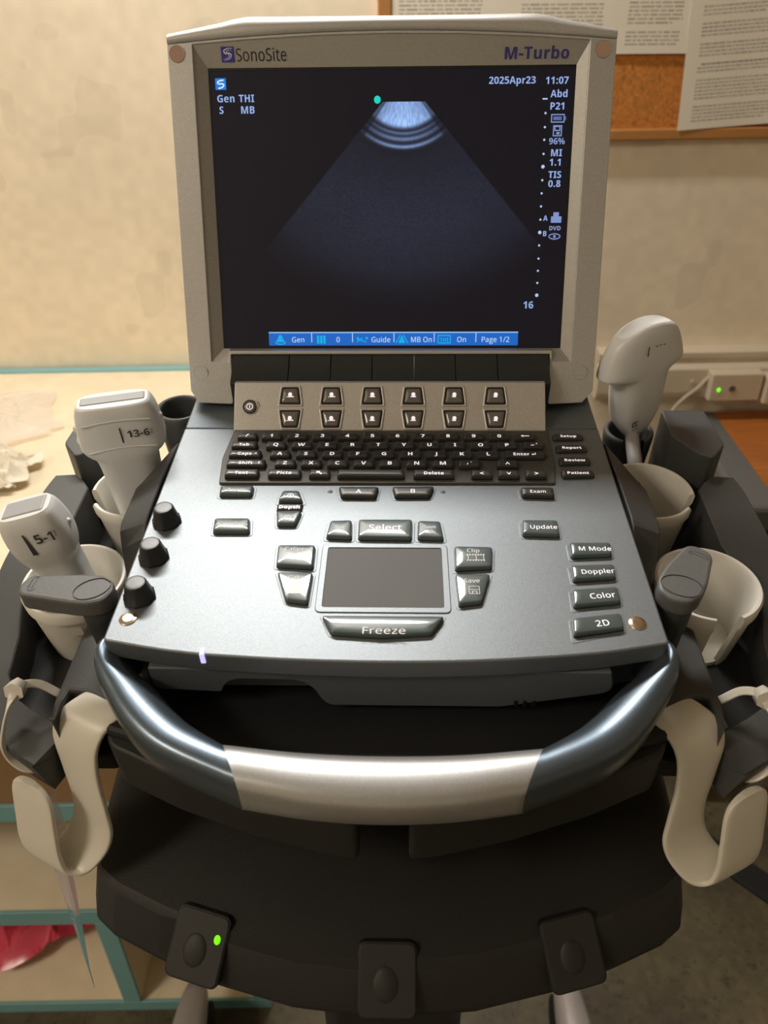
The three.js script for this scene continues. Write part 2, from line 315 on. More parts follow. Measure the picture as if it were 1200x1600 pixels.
{
  const tis = mesh('crumpled_tissue', crumple(0.12, 0.12, 0.05, 34, 0.3, 0.3), M.tissue, null, { mm: false }); tis.position.set(-0.525, 0.80, -0.90);
  tag(tis, 'crumpled cream paper tissue on the desk at the left edge', 'tissue');
  const film = mesh('plastic_wrapper', crumple(0.20, 0.20, 0.022, 30, 0.71, 0.12), M.film, null, { mm: false }); film.position.set(-0.60, 0.80, -1.07); film.rotation.y = 0.4;
  tag(film, 'thin see-through plastic wrapper lying on the cream desk behind the tissue', 'plastic wrap');
  const bag = mesh('plastic_bag', crumple(0.30, 0.26, 0.11, 30, 0.15, 0.15), M.pink, null, { mm: false }); bag.position.set(-0.60, 0.021, -0.80); bag.rotation.y = 0.5;
  tag(bag, 'glossy red plastic bag on the bottom shelf of the desk', 'bag');
}

// ------------------------------------------------------------------ right side: wall trunking, cable, side table, floor strip
{
  const t = thing('cable_trunking', 'cream painted cable trunking with socket box along the wall', 'trunking', [0.60, 0.735, WALL_Z]);
  const g = side([[0, 0], [0.030, 0], [0.034, 0.012], [0.034, 0.056], [0.020, 0.066], [0.026, 0.072], [0.026, 0.084], [0, 0.088]], -0.22, 0.40, 0.001, 0.003);
  mesh('channel', g, M.rail, t, { mm: false });
  mesh('socket_box', box(-0.028, 0.062, 0.004, 0.055, 0.030, 0.056, 0.003), M.rail, t, { mm: false });
  mesh('socket_box', box(0.066, 0.13, -0.002, 0.05, 0.030, 0.062, 0.005), M.rail, t, { mm: false });
  mesh('socket_hole', new THREE.CylinderGeometry(0.0055, 0.0055, 0.004, 18).rotateX(Math.PI / 2).translate(0.010, 0.028, 0.0555), M.hole, t, { mm: false });
  mesh('indicator_light', new THREE.SphereGeometry(0.003, 10, 8).scale(1, 1.2, 0.6).translate(-0.013, 0.026, 0.0565), M.ledGreen, t, { mm: false });
  mesh('screw', new THREE.CylinderGeometry(0.004, 0.004, 0.003, 14).rotateX(Math.PI / 2).translate(-0.052, 0.033, 0.035), M.rail, t, { mm: false });
  const c = mesh('wall_cable', tubeCapped([[0.57, 0.775, -1.262], [0.556, 0.760, -1.258], [0.535, 0.742, -1.256], [0.522, 0.722, -1.258], [0.515, 0.69, -1.262]], 0.0035, 24, 8), M.rail, null, { mm: false });
  tag(c, 'thin cream cable running down from the socket box on the wall', 'cable');
  const s = thing('side_table', 'side table with orange wood top and thick dark grey rim', 'table', [0.85, 0, -1.13]);
  const X = -0.85, Z = 1.13, top = 0.70;
  const P = (pts) => pts.map(([x, z]) => [x + X, z + Z]);
  const outer = P([[0.560, -1.295], [1.16, -1.295], [1.16, -0.955], [0.524, -0.955]]), inner = P([[0.606, -1.285], [1.13, -1.285], [1.13, -1.012], [0.586, -1.012]]);
  mesh('table_rim', prism(outer, top - 0.045, top - 0.001, 0.008, 0.012), M.rim, s, { mm: false });
  mesh('table_top', prism(inner, top - 0.03, top + 0.0006, 0.0003, 0.004), M.orange, s, { mm: false });
  mesh('drawer_unit', prism(P([[0.600, -1.285], [1.13, -1.285], [1.13, -0.975], [0.575, -0.975]]), top - 0.19, top - 0.046, 0.006, 0.01), M.cart, s, { mm: false });
  for (const [x, z] of [[0.60, -1.26], [0.60, -1.0], [1.1, -1.26], [1.1, -1.0]]) mesh('leg', box(x + X - 0.017, x + X + 0.017, 0, top - 0.18, z + Z - 0.017, z + Z + 0.017, 0.004), M.cart, s, { mm: false });
  const f = mesh('floor_strip', prism([[0.40, -1.05], [0.43, -1.09], [0.92, -0.56], [0.88, -0.52]], 0, 0.007, 0.002, 0.005), M.rubber, null, { mm: false });
  tag(f, 'black rubber strip lying across the floor at the right', 'floor strip');
}

// ------------------------------------------------------------------ the frame shared by machine and cart: x right, y off the panel, z to the viewer (mm)
const O = [0.006, 1.0751, -0.4955], TILT = [R(8.42), R(-1.99), 0];
const base = new THREE.Matrix4().compose(new THREE.Vector3(...O), new THREE.Quaternion().setFromEuler(new THREE.Euler(...TILT)), new THREE.Vector3(1, 1, 1)), baseInv = base.clone().invert();

// ------------------------------------------------------------------ ultrasound machine
const us = thing('ultrasound_machine', 'portable ultrasound machine with open screen, keyboard and carrying handle', 'ultrasound machine', O, TILT);
{
  // ---- body
  const fe = [[-140.2, 210], [-109.8, 216], [-88.7, 218.7], [-46, 221.5], [0, 222.5], [46, 221.3], [88, 217.6], [110, 215], [140, 209]];
  mesh('control_panel', prism([[-140.2, 24], ...fe, [140, 24]], -12.5, 0, 1.0, [1, 2, 8, 8, 20, 20, 20, 8, 8, 2, 1]), M.panel, us);
  mesh('rear_deck', prism([[-140.4, -30], [-140.2, 23.4], [140, 23.4], [140.4, -30]], -12.5, -0.2, 1.0, 2), M.deck, us);
  mesh('lower_body', prism([[-138, -28], [-138, 196], [-110, 203], [110, 203], [138, 196], [138, -28]], -46, -12.4, 1.5, 4), M.lower, us);
  const low = [[-119, -14], [113, -14], [117, -30], [60, -43.5], [-29, -43.5], [-33, -38], [-36, -29], [-43, -22.5], [-76, -22], [-82, -27], [-84, -33], [-119, -31]];
  mesh('front_cover', front(low, 198, 216.5, 0.8, [1, 1, 8, 3, 3, 4, 6, 6, 6, 5, 2, 6]), M.lower, us);
  for (let k = 0; k < 3; k++) mesh('vent_slot', box(67 + k * 4.6, 69 + k * 4.6, -42.5, -37.5, 216.2, 216.9, 0.2), M.black, us);
  mesh('status_light', box(-90, -87.4, -6.5, 0.5, 214.5, 219.3, 0.6), M.ledBlue, us);
  // ---- carrying handle: sections given by inner and outer edge, top and bottom
  const arm = [[-129, 192, -139, 192, -4, -40], [-131.5, 206, -148.5, 210, -3, -45], [-113, 223.5, -136, 234.5, -8, -48], [-95, 240.5, -112, 258.5, -12.5, -49], [-76, 253, -63, 280, -16, -48.5]];
  const grip = [[-76, 253, -63, 280, -16, -48.5], [-38, 256.3, -32, 285.2, -17, -48], [0, 257.2, 0, 287, -17.5, -48], [38, 256.3, 32, 285.2, -17, -48], [76, 253, 63, 280, -16, -48.5]];
  const sweep = (keys, n, mir, drop = 0) => {
    const a = catmull(keys.map((k) => [k[0], k[4], k[1]]), n), b = catmull(keys.map((k) => [k[2], k[5], k[3]]), n);
    return loft(a.map((p, i) => { const q = b[i]; return superRing(1, 1, 0, 32, 2.7).map(([c, , s]) => {
      const w = (c + 1) / 2, h = (s + 1) / 2, lean = 0.22 * (1 - h);   // outer face leans in towards the bottom
      const x = p.x + (q.x - p.x) * w * (1 - lean * 0.6), z = p.z + (q.z - p.z) * w * (1 - lean * 0.6);
      const fade = drop * (1 - i / n) ** 0.8; return [mir * x, q.y + (p.y - q.y) * h * (1 - fade * (1 - w) ** 1.3), z]; }); }), { crease: 1.0 });
  };
  mesh('handle_arm', sweep(arm, 40, 1, 0.36), M.arm, us); mesh('handle_arm', sweep(arm, 40, -1, 0.36), M.arm, us);
  mesh('handle_grip', sweep(grip, 48, 1), M.grip, us);
  // ---- soft key strip and hinge
  mesh('soft_key_strip', side([[28.5, 2], [5.7, 24.8], [3, 24.5], [3, -1], [28.5, -1]], -105.5, 104, 0.5), M.strip, us);
  const cuts = [-109.5, -69.9, -41, -12.6, 16.2, 44.4, 73, 108.5];
  for (let k = 0; k < 7; k++) mesh('hinge_cover', side([[-34, 33], [-16, 34.2], [-9, 29.5], [-2, 26], [4.2, 23.6], [4.2, 2], [-34, 2]], cuts[k] + 0.25, cuts[k + 1] - 0.25, 0.3, [1, 2, 14, 14, 1, 1, 1]), M.hinge, us);
  const sm = new THREE.Matrix4().makeRotationX(-R(45)).setPosition(0, 2 * MM, 28.5 * MM);   // strip frame: x right, y up the slope, z off it
  const onStrip = (name, g, m, par = us) => { g.scale(MM, MM, MM).applyMatrix4(sm); return mesh(name, g, m, par, { mm: false }); };
  const soft = [-67.3, -39.4, -11.9, 15.6, 43.0, 70.6];
  soft.forEach((x, i) => {
    for (const up of [1, 0]) {
      const pts = up ? [[x - 6.4, 18], [x + 6.4, 18], [x + 5.0, 28.3], [x - 5.0, 28.3]] : [[x - 4.7, 2.1], [x + 4.7, 2.1], [x + 6.4, 12.6], [x - 6.4, 12.6]];
      const grow = (p, d) => { const cy = up ? 23.2 : 7.3; return p.map(([a, b]) => [x + (a - x) * (1 + d / 6), cy + (b - cy) * (1 + d / 5.2)]); };
      const w = onStrip('key_surround', (() => { const s = roundShape(grow(pts, 2.0), 1.2); s.holes.push(roundShape(grow(pts, 0.75), 1.2)); return ext(s, 0.9, 0.35); })(), M.strip);
      onStrip('gap', ext(roundShape(grow(pts, 0.8), 1.2), 0.25, 0), M.black, w);
      const kc = keyCap(grow(pts, -0.2).map(([a, b]) => [a, -b]), 1.9, 1.2, 0.4, 0.7, 0); const key = onStrip('soft_key', kc.g.rotateX(Math.PI / 2), M.softKey);
      const cy = up ? 23.2 : 7.1, s = i < 2 ? -1 : i > 3 ? 1 : 0;
      const dot = new THREE.CircleGeometry(1.35, 16).translate(x, cy + 0.6, 0), foot = flatGeo([[x - 1.9 + s * 0.7 * (up ? 1 : 1), cy - 1.3], [x + 1.9 + s * -0.7, cy - 1.3], [x + 1.6 - s * 0.7, cy - 0.6], [x - 1.6 + s * -0.4, cy - 0.6]]);
      onStrip('legend', mergeGeometries([dot, foot]).translate(0, 0, 2.45), M.legend, key);
    }
  });
  {
    const w = onStrip('key_surround', (() => { const s = new THREE.Shape(); s.absarc(-94.6, 15.6, 6.4, 0, 7, false); const h = new THREE.Path(); h.absarc(-94.6, 15.6, 4.7, 0, 7, true); s.holes.push(h); return ext(s, 0.9, 0.35, 24); })(), M.strip);
    onStrip('gap', new THREE.CylinderGeometry(4.8, 4.8, 0.3, 28).rotateX(Math.PI / 2).translate(-94.6, 15.6, 0.1), M.black, w);
    const key = onStrip('power_button', lathe([[0, 1.7], [2.6, 1.8], [3.5, 1.6], [4.0, 1.0], [4.1, 0]], 28).rotateX(Math.PI / 2).translate(-94.6, 15.6, 0), M.softKey);
    const ring = new THREE.RingGeometry(1.75, 2.25, 24), b2 = new THREE.PlaneGeometry(0.5, 2.4);
    onStrip('legend', mergeGeometries([ring, b2]).translate(-94.6, 15.6, 1.95), M.legend, key);
  }
  // ---- keyboard
  mesh('keyboard_tray', prism([[-105.4, 28.6], [-107.5, 60], [-105, 85.6], [102.4, 84.6], [105, 60], [105, 28.6]], -0.5, 1.6, 0.5, 1.5), M.kbTray, us);
  const R5 = (n) => n;
  const rows = [
    [38.3, 'f:-94.2 1:-78.1 2:-61.2 3:-44.3 4:-27.8 5:-11.3 6:5.2 7:21.8 8:38.3 9:55.1 0:71.8 back:88.5'],
    [48.4, 'Tab:-94.6:16.5 Q:-73.8 W:-57.1 E:-40.4 R:-23.8 T:-7.2 Y:9.4 U:25.9 I:42.4 O:58.9 P:75.8 -\':92.7'],
    [58.3, 'Caps:-92.6:20.5 A:-70 S:-53.2 D:-36.4 F:-20 G:-3.3 H:13.5 J:29.8 K:46.4 L:63.1 Enter:86.4:25'],
    [68.2, 'Shift:-90.4:24.5 Z:-65.5 X:-49 C:-32.4 V:-15.9 B:0.6 N:17.5 M:33.9 ,.:50.3 ^:74.3'],
    [78.4, 'Text:-91.4:21 Picto:-64.7:20.5 nw:-42.8 space:-10.9:41.5 Delete:28:25 <:57.6 v:74.1 >:90.9'],
  ];
  const small = keyCap([[-6.3, -3.3], [6.3, -3.3], [6.7, 3.7], [-6.7, 3.7]], 3.4, 1.0, 0.25, 0.7, 0).g; small.scale(MM, MM, MM); uvBox(small);
  const arrowL = [[-2.8, 0], [-1.1, 1.2], [-1.1, 0.35], [2.8, 0.35], [2.8, -0.35], [-1.1, -0.35], [-1.1, -1.2]];
  const chev = (a) => { const g = flatGeo([[-1.5, 1.2], [-0.7, 1.2], [1.3, 0.2], [1.3, -0.2], [-0.7, -1.2], [-1.5, -1.2], [0.3, 0]]); return g.rotateZ(a); };
  for (const [z, list] of rows) for (const item of list.split(' ')) {
    const [n, xs, ws] = item.split(':'), x = +xs, w = ws ? +ws : 13;
    const key = ws ? mesh('key', keyCap([[-w / 2, -3.3], [w / 2, -3.3], [w / 2 + 0.2, 3.7], [-w / 2 - 0.2, 3.7]], 3.4, 1.0, 0.25, 0.7, 0).g, M.kbKey, us) : (() => { const o = new THREE.Mesh(small, M.kbKey); o.name = 'key'; o.castShadow = o.receiveShadow = true; us.add(o); return o; })();
    key.position.set(x * MM, 1.5 * MM, z * MM);
    let g;
    if (n === 'space') continue;
    else if (n === 'back') g = flatGeo(arrowL);
    else if (n === 'nw') g = flatGeo([[-2, 1.7], [0.6, 1.7], [-0.2, 0.9], [1.9, -1.0], [1.1, -1.6], [-1.0, 0.2], [-1.8, -0.6]]);
    else if (n === '^') g = chev(Math.PI / 2); else if (n === 'v') g = chev(-Math.PI / 2); else if (n === '>') g = chev(0); else if (n === '<') g = chev(Math.PI);
    else if (n === "-'") g = flatGeo(bar(-1.6, -0.5, 0.6, 0.1), bar(2.0, 0.8, 2.6, 2.0));
    else if (n === ',.') g = flatGeo([[-1.1, 0.2], [-0.5, 0.2], [-0.9, -1.4], [-1.3, -1.4]], bar(1.1, 0.9, 1.7, 1.5));
    else if (n === 'f') g = textGeo('f', 3.0, sansBold).applyMatrix4(new THREE.Matrix4().makeShear(0, 0, 0.3, 0, 0, 0));
    else if (n.length > 1) {
      const tg = textGeo(n, 2.9, sansBold, true, 1.0), parts = [tg];
      if (n === 'Caps') parts.push(new THREE.CircleGeometry(0.6, 10).translate(7.2, 0.2, 0), flatGeo(bar(-8, -0.4, -6.4, 0.2)));
      if (n === 'Shift') parts.push(flatGeo([[8.2, -1.3], [8.7, -1.3], [8.7, 0.5], [9.3, 0.5], [8.45, 1.6], [7.6, 0.5], [8.2, 0.5]], bar(-9.6, -0.3, -7.0, 0.3)));
      if (n === 'Text') parts.push(flatGeo(bar(-8.2, -0.3, -5.4, 0.3)));
      if (n === 'Picto') parts.push(flatGeo(bar(-8.6, -0.2, -7.8, 0.2)));
      if (n === 'Enter') parts.push(flatGeo([[8.6, 1.4], [9.1, 1.4], [9.1, -0.6], [7.6, -0.6], [7.6, -1.3], [6.3, -0.35], [7.6, 0.6], [7.6, -0.1], [8.6, -0.1]]));
      g = mergeGeometries(parts); if (n === 'Enter') g.translate(-2.4, 0, 0);
    } else g = textGeo(n, 3.3, sansBold, true, 1.12);
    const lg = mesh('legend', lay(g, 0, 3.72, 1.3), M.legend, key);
  }
  // ---- function keys: back corners then front corners, [x, z]
  const KEYS = {
    Zoom: [[-103, 89.4], [-82.3, 89.3], [-82.2, 98.2], [-102.5, 98.3]], AutoGain: [[-100.8, 120.1], [-80.2, 119.9], [-78.5, 131.6], [-99.9, 131.7]],
    up: [[-64, 94.2], [-54, 94.2], [-50.8, 103.9], [-65.8, 104]], Depth: [[-66, 105.4], [-50.4, 105.4], [-50.7, 111.6], [-65.9, 111.6]], down: [[-65.6, 113.3], [-50.4, 113.2], [-52.6, 125.1], [-63.8, 125.2]],
    Caliper: [[-60.8, 142.8], [-39.7, 142.6], [-39.3, 160.2], [-59.9, 158.8]], Calcs: [[-58.5, 164], [-39, 164.3], [-39.6, 186.4], [-51.8, 184.4]],
    Set: [[-33, 121.9], [-20.4, 121.2], [-19.7, 136.3], [-34.6, 135.6]], Select: [[-16.7, 120.6], [14.6, 120.4], [14.2, 136.6], [-16.3, 136.3]], 'Save Calc': [[17.6, 121.5], [30.8, 122], [32.3, 136.5], [17.4, 136]],
    Clip: [[37.6, 143], [59, 143.4], [57.4, 159.3], [37.4, 160.9]], Save: [[37.1, 164.9], [56, 164.4], [50.2, 184.8], [38, 187]],
    Freeze: [[-32, 195], [30.5, 194.8], [24, 206.2], [-1, 208.3], [-26.3, 206.4]], A: [[-30.5, 90.3], [-5.5, 90.2], [-7, 99.8], [-28.3, 99.6]], B: [[2.3, 90.1], [28.2, 89.6], [25.4, 98.9], [4.1, 99.3]],
    Exam: [[80.1, 90.3], [100.2, 90.2], [99.9, 99], [80.3, 98.2]], Setup: [[107.5, 32.6], [127.3, 32.4], [128, 38.2], [107.6, 39]], Report: [[107.8, 45.4], [127.6, 45.2], [128.2, 51.3], [107.7, 52.5]],
    Review: [[107.5, 58.6], [127.3, 58.4], [127.9, 65], [107.7, 66.2]], Patient: [[107.1, 72], [127.3, 71.8], [127.9, 78], [107.4, 79.2]], Update: [[77.5, 120.5], [98.2, 120.4], [97.9, 133.3], [76.8, 132.6]],
    'M Mode': [[101.6, 139.4], [124.7, 139.2], [123.9, 148.9], [101.4, 150.6]], Doppler: [[99.7, 157.7], [123.3, 156.5], [122.5, 166.3], [99.5, 168.7]], Color: [[97.5, 175.8], [121.8, 173.3], [121.4, 183.9], [96.7, 187.3]], '2D': [[94.4, 195.8], [119.6, 191.7], [119.3, 201.6], [93.6, 206.4]],
  };
  const sizes = { Select: 4.6, Freeze: 4.4, A: 3.6, B: 3.6, Color: 3.6, '2D': 3.8, 'M Mode': 3.2, Doppler: 3.2, Update: 3.1, Clip: 2.9, Save: 2.9, Caliper: 2.8, Calcs: 2.8, Depth: 2.9, Set: 2.7, Setup: 2.5, Report: 2.5, Review: 2.5, Patient: 2.5, Exam: 2.6, Zoom: 2.8, AutoGain: 2.9 };
  for (const [n, pts] of Object.entries(KEYS)) {
    const cx = pts.reduce((s, p) => s + p[0], 0) / pts.length, cz = pts.reduce((s, p) => s + p[1], 0) / pts.length;
    const hw = (pts[1][0] - pts[0][0]) / 2, hd = (pts[2][1] - pts[0][1]) / 2, flat = ['Setup', 'Report', 'Review', 'Patient'].includes(n);
    const h = n === 'Depth' ? 2.0 : flat ? 2.6 : 3.2, grow = (d) => pts.map(([x, z]) => [cx + (x - cx) * (1 + d / hw), cz + (z - cz) * (1 + d / hd)]);
    if (!flat && n !== 'Depth') {
      const s = roundShape(grow(1.5), 2.2, true); s.holes.push(roundShape(grow(0.35), 1.6, true));
      mesh('key_surround', ext(s, 0.5, 0.24).rotateX(-Math.PI / 2).translate(0, -0.3, 0), M.panel, us);
      mesh('gap', prism(grow(0.45), -0.2, 0.1, 0, 1.6), M.black, us);
    }
    const kc = keyCap(pts, h, n === 'Depth' ? 0.6 : 1.6, n === 'Depth' ? 0.1 : 0.2, 0.9, -0.4), key = mesh('function_key', kc.g, flat || n === 'Exam' || n === 'A' || n === 'B' || n === 'Depth' ? M.kbKey : M.key, us);
    const bright = flat || ['Exam', 'A', 'B', 'Depth', 'Update', 'Color', '2D', 'M Mode', 'Doppler', 'Select', 'up'].includes(n);
    let g; const y = h + (n === 'Depth' ? 0.2 : 0.26);
    const rot = n === 'Color' || n === '2D' || n === 'Doppler' ? R({ Doppler: 3, Color: 6, '2D': 8 }[n]) : 0;
    if (n === 'up' || n === 'down') {
      const s = roundShape([[-1.3, 2.0], [1.3, 2.0], [2.6, -1.3], [0, -2.1], [-2.6, -1.3]], 0.9); s.holes.push(roundShape([[-0.95, 1.55], [0.95, 1.55], [2.05, -1.05], [0, -1.65], [-2.05, -1.05]], 0.7));
      g = mergeGeometries([new THREE.ShapeGeometry(s, 4), flatGeo(bar(-0.22, -0.95, 0.22, 0.95)), flatGeo(bar(-0.9, -0.2, 0.9, 0.2)), flatGeo(bar(-4.2, -0.3, -3.1, 0.1))]);
    } else if (n === 'Save Calc') g = mergeGeometries([textGeo('Save', 2.5, sansReg).translate(0, 2.2, 0), textGeo('Calc', 2.5, sansReg).translate(0, -2.2, 0)]);
    else if (n === 'Caliper') g = mergeGeometries([textGeo(n, 2.7, sansReg, true, 1.1).translate(0, 5, 0), flatGeo(bar(-0.25, -3.4, 0.25, 1.4)), flatGeo(bar(-2.3, -1.25, 2.3, -0.75))]);
    else if (n === 'Calcs') g = mergeGeometries([textGeo(n, 2.6, sansReg, true, 1.1).translate(0, 6.6, 0), flatGeo([[-4, 2.6], [4, 2.6], [3.2, -5.4], [-3, -5.4]])]);
    else if (n === 'Clip') { const film = [bar(-4, 1.2, 6, 1.45), bar(-4, -2.6, 6, -2.35), bar(-3.2, -2.4, -2.9, 1.3), bar(1.2, -2.4, 1.5, 1.3), bar(5.2, -2.4, 5.5, 1.3)]; for (let k = 0; k < 7; k++) { film.push(bar(-3.8 + k * 1.5, 1.5, -3.1 + k * 1.5, 2.1)); film.push(bar(-3.8 + k * 1.5, -3.2, -3.1 + k * 1.5, -2.65)); } g = mergeGeometries([textGeo(n, 2.8, sansReg, true, 1.1).translate(0, 5, 0), flatGeo(...film)]); }
    else if (n === 'Save') g = mergeGeometries([textGeo(n, 2.8, sansReg, true, 1.1).translate(0.3, 5.4, 0), flatGeo(bar(-1.6, -4.2, -1.3, 1.4), bar(3.7, -4.2, 4, 1.4), bar(-1.6, 1.1, 4, 1.4), bar(-1.6, -4.2, 4, -3.9), bar(-1.0, -1.2, 3.4, -0.9), bar(0, -3.9, 0.4, -2.2), bar(2.2, -3.9, 2.6, -2.2), bar(0, -2.4, 2.6, -2.1))]);
    else if (n === 'Freeze') g = textGeo(n, sizes[n], sansReg, true, 1.25).translate(1, -2.2, 0);
    else g = textGeo(n, sizes[n] || 2.8, flat || n === 'Depth' ? sansBold : sansReg, true, 1.12).translate(n === 'Color' ? 3 : n === '2D' ? 2 : n === 'M Mode' || n === 'Doppler' ? 2 : n === 'Update' ? 1.6 : 0, ['Set', 'Select'].includes(n) ? 1 : 0.3, 0);
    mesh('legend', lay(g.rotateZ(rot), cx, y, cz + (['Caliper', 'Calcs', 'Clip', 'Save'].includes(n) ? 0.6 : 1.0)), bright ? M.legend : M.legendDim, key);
  }
  mesh('touchpad_surround', (() => { const s = roundShape([[-36, 139], [34, 139], [34.3, 191], [-36.2, 191]], 3.5, true); s.holes.push(roundShape([[-33.2, 141.8], [31.2, 141.8], [31.2, 188], [-33.2, 188]], 2.2, true)); return ext(s, 0.9, 0.44).rotateX(-Math.PI / 2).translate(0, -0.3, 0); })(), M.panel, us);
  mesh('touchpad', prism([[-33.4, 141.6], [31.4, 141.6], [31.4, 188.2], [-33.4, 188.2]], -0.2, 0.15, 0.05, 2), M.pad, us);
  for (const x of [-35.5, 33.3]) mesh('indicator_light', lathe([[0, 0.5], [1.2, 0.4], [1.6, 0]], 14).translate(x, 0, 92), M.lower, us);
  // ---- gain knobs, studs
  for (const z of [120.6, 151, 181]) {
    const ring = (r, y) => Array.from({ length: 40 }, (_, i) => { const a = i / 40 * 2 * Math.PI, q = r * (1 + (y < 9.5 ? 0.06 : 0.02) * Math.max(0, Math.cos(a * 8)) ** 4); return [q * Math.cos(a), y, q * Math.sin(a)]; });
    const k = mesh('gain_knob', loft([ring(8.2, 0.2), ring(8.2, 1.6), ring(7.5, 2.2), ring(5.7, 10.2), ring(5.2, 11), ring(4.7, 11.1)]), M.knob, us); k.position.set(-129.2 * MM, 0, z * MM);
    mesh('knob_cap', lathe([[0, 11.25], [3.8, 11.2], [4.8, 11.05], [4.9, 10.6]], 28), M.knobTop, k);
  }
  for (const [x, z] of [[-131.2, 196.2], [127.2, 196.5]]) { const s = mesh('stud', lathe([[0, 0.9], [2.4, 0.95], [3.2, 0.8], [3.6, 0.55], [4.2, 0.6], [4.5, 0.3], [4.6, -0.2]], 28), M.brass, us); s.position.set(x * MM, 0, z * MM); }
  // ---- lid: x right, y up the lid, z to the viewer
  const lm = new THREE.Matrix4().makeRotationX(-R(24.89));
  const onLid = (name, g, m, par = us, uv = true) => { g.scale(MM, MM, MM).applyMatrix4(lm); return mesh(name, g, m, par, { mm: false, uv }); };
  const groove = (x) => 235 - 6.2 * (x / 139) ** 2, topEdge = (x) => { const a = Math.abs(x); return a < 88 ? 245.2 : a < 105 ? 245.2 - 3.2 * ((a - 88) / 17) ** 1.4 : 242 - 6.1 * (a - 105) / 34.5; };
  const xsAll = Array.from({ length: 41 }, (_, i) => -140 + 7 * i);
  const low2 = [[-135, 4.5], [-111.5, 3.6], [-110.5, 6], [-110.5, 38], [109, 38], [109, 6], [110, 3.6], [133, 4.8]];
  const fr = roundShape([...low2, [139.8, 13], [139.8, groove(139.8)], ...xsAll.slice(3, -3).reverse().map((x) => [x, groove(x)]), [-140.2, groove(-140.2)], [-140.2, 13]], 0.8);
  fr.holes.push(roundShape([[-124.2, 33], [-112, 33], [-112, 40.4], [110.5, 40.4], [110.5, 33], [123.3, 33], [123.3, groove(123) - 1.6], ...[90, 45, 0, -45, -90].map((x) => [x, groove(x) - 1.6]), [-124.2, groove(124) - 1.6]], 0.6));
  onLid('screen_frame', ext(fr, 13, 0.5).translate(0, 0, -13), M.lid);
  const back = roundShape([[-135, 3], [-111, 3], [-111, 36], [109.5, 36], [109.5, 3], [133, 3], [141.2, 12], [141.2, 237], ...xsAll.slice(1, -1).reverse().map((x) => [x, topEdge(x) + 1.5]), [-141.6, 237.5], [-141.6, 12]], 1.2);
  onLid('lid_back', ext(back, 8, 1).translate(0, 0, -20.5), M.lidBack);
  { // rolled top edge
    const ringAt = (x) => { const g = groove(x) + 0.35, t = topEdge(x), h = t - g, w = Math.max(0, 1 - (Math.abs(x) / 100) ** 4); return [[x, g, -13], [x, g, -0.4], [x, g + 0.5, 0.1], [x, g + h * 0.25, 0.8 + 0.5 * w], [x, g + h * 0.5, 0.6 + 0.2 * w], [x, g + h * 0.72, -0.6 - 0.6 * w], [x, g + h * 0.88, -2.4 - 1.4 * w], [x, t - 0.2, -4.6 - 1.6 * w], [x, t, -7], [x, t, -13]]; };
    onLid('lid_top_trim', loft(xsAll.map((x) => ringAt(Math.max(-140.2, Math.min(139.8, x)))), { crease: 0.9 }), M.lid);
  }
  { // bezel sloping down to the glass
    const ix0 = -116.4, ix1 = 116.9, iy0 = 41.6, iy1 = 216.4, zi = -5.4, z0 = -0.8;
    const strip = (A, B) => { const pos = [], idx = []; A.forEach((a, i) => pos.push(...a, ...B[i])); for (let i = 0; i + 1 < A.length; i++) idx.push(2 * i, 2 * i + 1, 2 * i + 3, 2 * i, 2 * i + 3, 2 * i + 2); const g = new THREE.BufferGeometry(); g.setAttribute('position', new THREE.Float32BufferAttribute(pos, 3)); g.setIndex(idx); g.computeVertexNormals(); return g; };
    const xt = [-124.6, -90, -45, 0, 45, 90, 123.7], xb = [ix0, -84, -42, 0, 42, 84, ix1];
    const top = strip(xt.map((x) => [x, groove(x) - 1.4, z0]), xb.map((x) => [x, iy1, zi])), bez = onLid('bezel', top, M.bezel); bez.material.side = THREE.DoubleSide;
    onLid('bezel', strip([[-124.6, 32.6, z0], [-124.6, groove(124) - 1.4, z0]], [[ix0, iy0, zi], [ix0, iy1, zi]]), M.bezel); onLid('bezel', strip([[123.7, 32.6, z0], [123.7, groove(124) - 1.4, z0]], [[ix1, iy0, zi], [ix1, iy1, zi]]), M.bezel);
    onLid('bezel', strip([[-124.6, 32.6, z0], [-111.9, 32.6, z0], [-111.8, 39.9, z0], [110.3, 39.9, z0], [110.4, 32.6, z0], [123.7, 32.6, z0]], [[ix0, iy0, zi], [-111.9, iy0, zi], [-111.8, iy0, zi], [110.3, iy0, zi], [110.4, iy0, zi], [ix1, iy0, zi]]), M.bezel);
    const lip = roundShape([[ix0 - 1, iy0 - 1], [ix1 + 1, iy0 - 1], [ix1 + 1, iy1 + 1], [ix0 - 1, iy1 + 1]], 0.5); lip.holes.push(roundShape([[ix0 + 1.0, iy0 + 0.6], [ix1 - 1.0, iy0 + 0.6], [ix1 - 1.0, iy1 - 1.4], [ix0 + 1.0, iy1 - 1.4]], 0.3));
    onLid('screen_gasket', ext(lip, 1.2, 0).translate(0, 0, -6.9), M.black);
  }
  for (const [x, y, m] of [[-134.0, 223.2, M.peach], [131.6, 223.2, M.peach], [-132.2, 25.3, M.lid], [130.4, 25.5, M.lid]]) {
    const s = new THREE.Shape(); s.absarc(x, y, 5.3, 0, 7, false); const h = new THREE.Path(); h.absarc(x, y, 4.75, 0, 7, true); s.holes.push(h);
    const b = onLid('bumper', new THREE.CylinderGeometry(m === M.peach ? 4.6 : 5.0, 4.8, 1.0, 32).rotateX(Math.PI / 2).translate(x, y, m === M.peach ? -0.1 : -0.2), m);
    onLid('bumper_ring', ext(s, 0.6, 0.15, 24).translate(0, 0, -0.15), m === M.peach ? M.lid : M.bezel, b);
  }
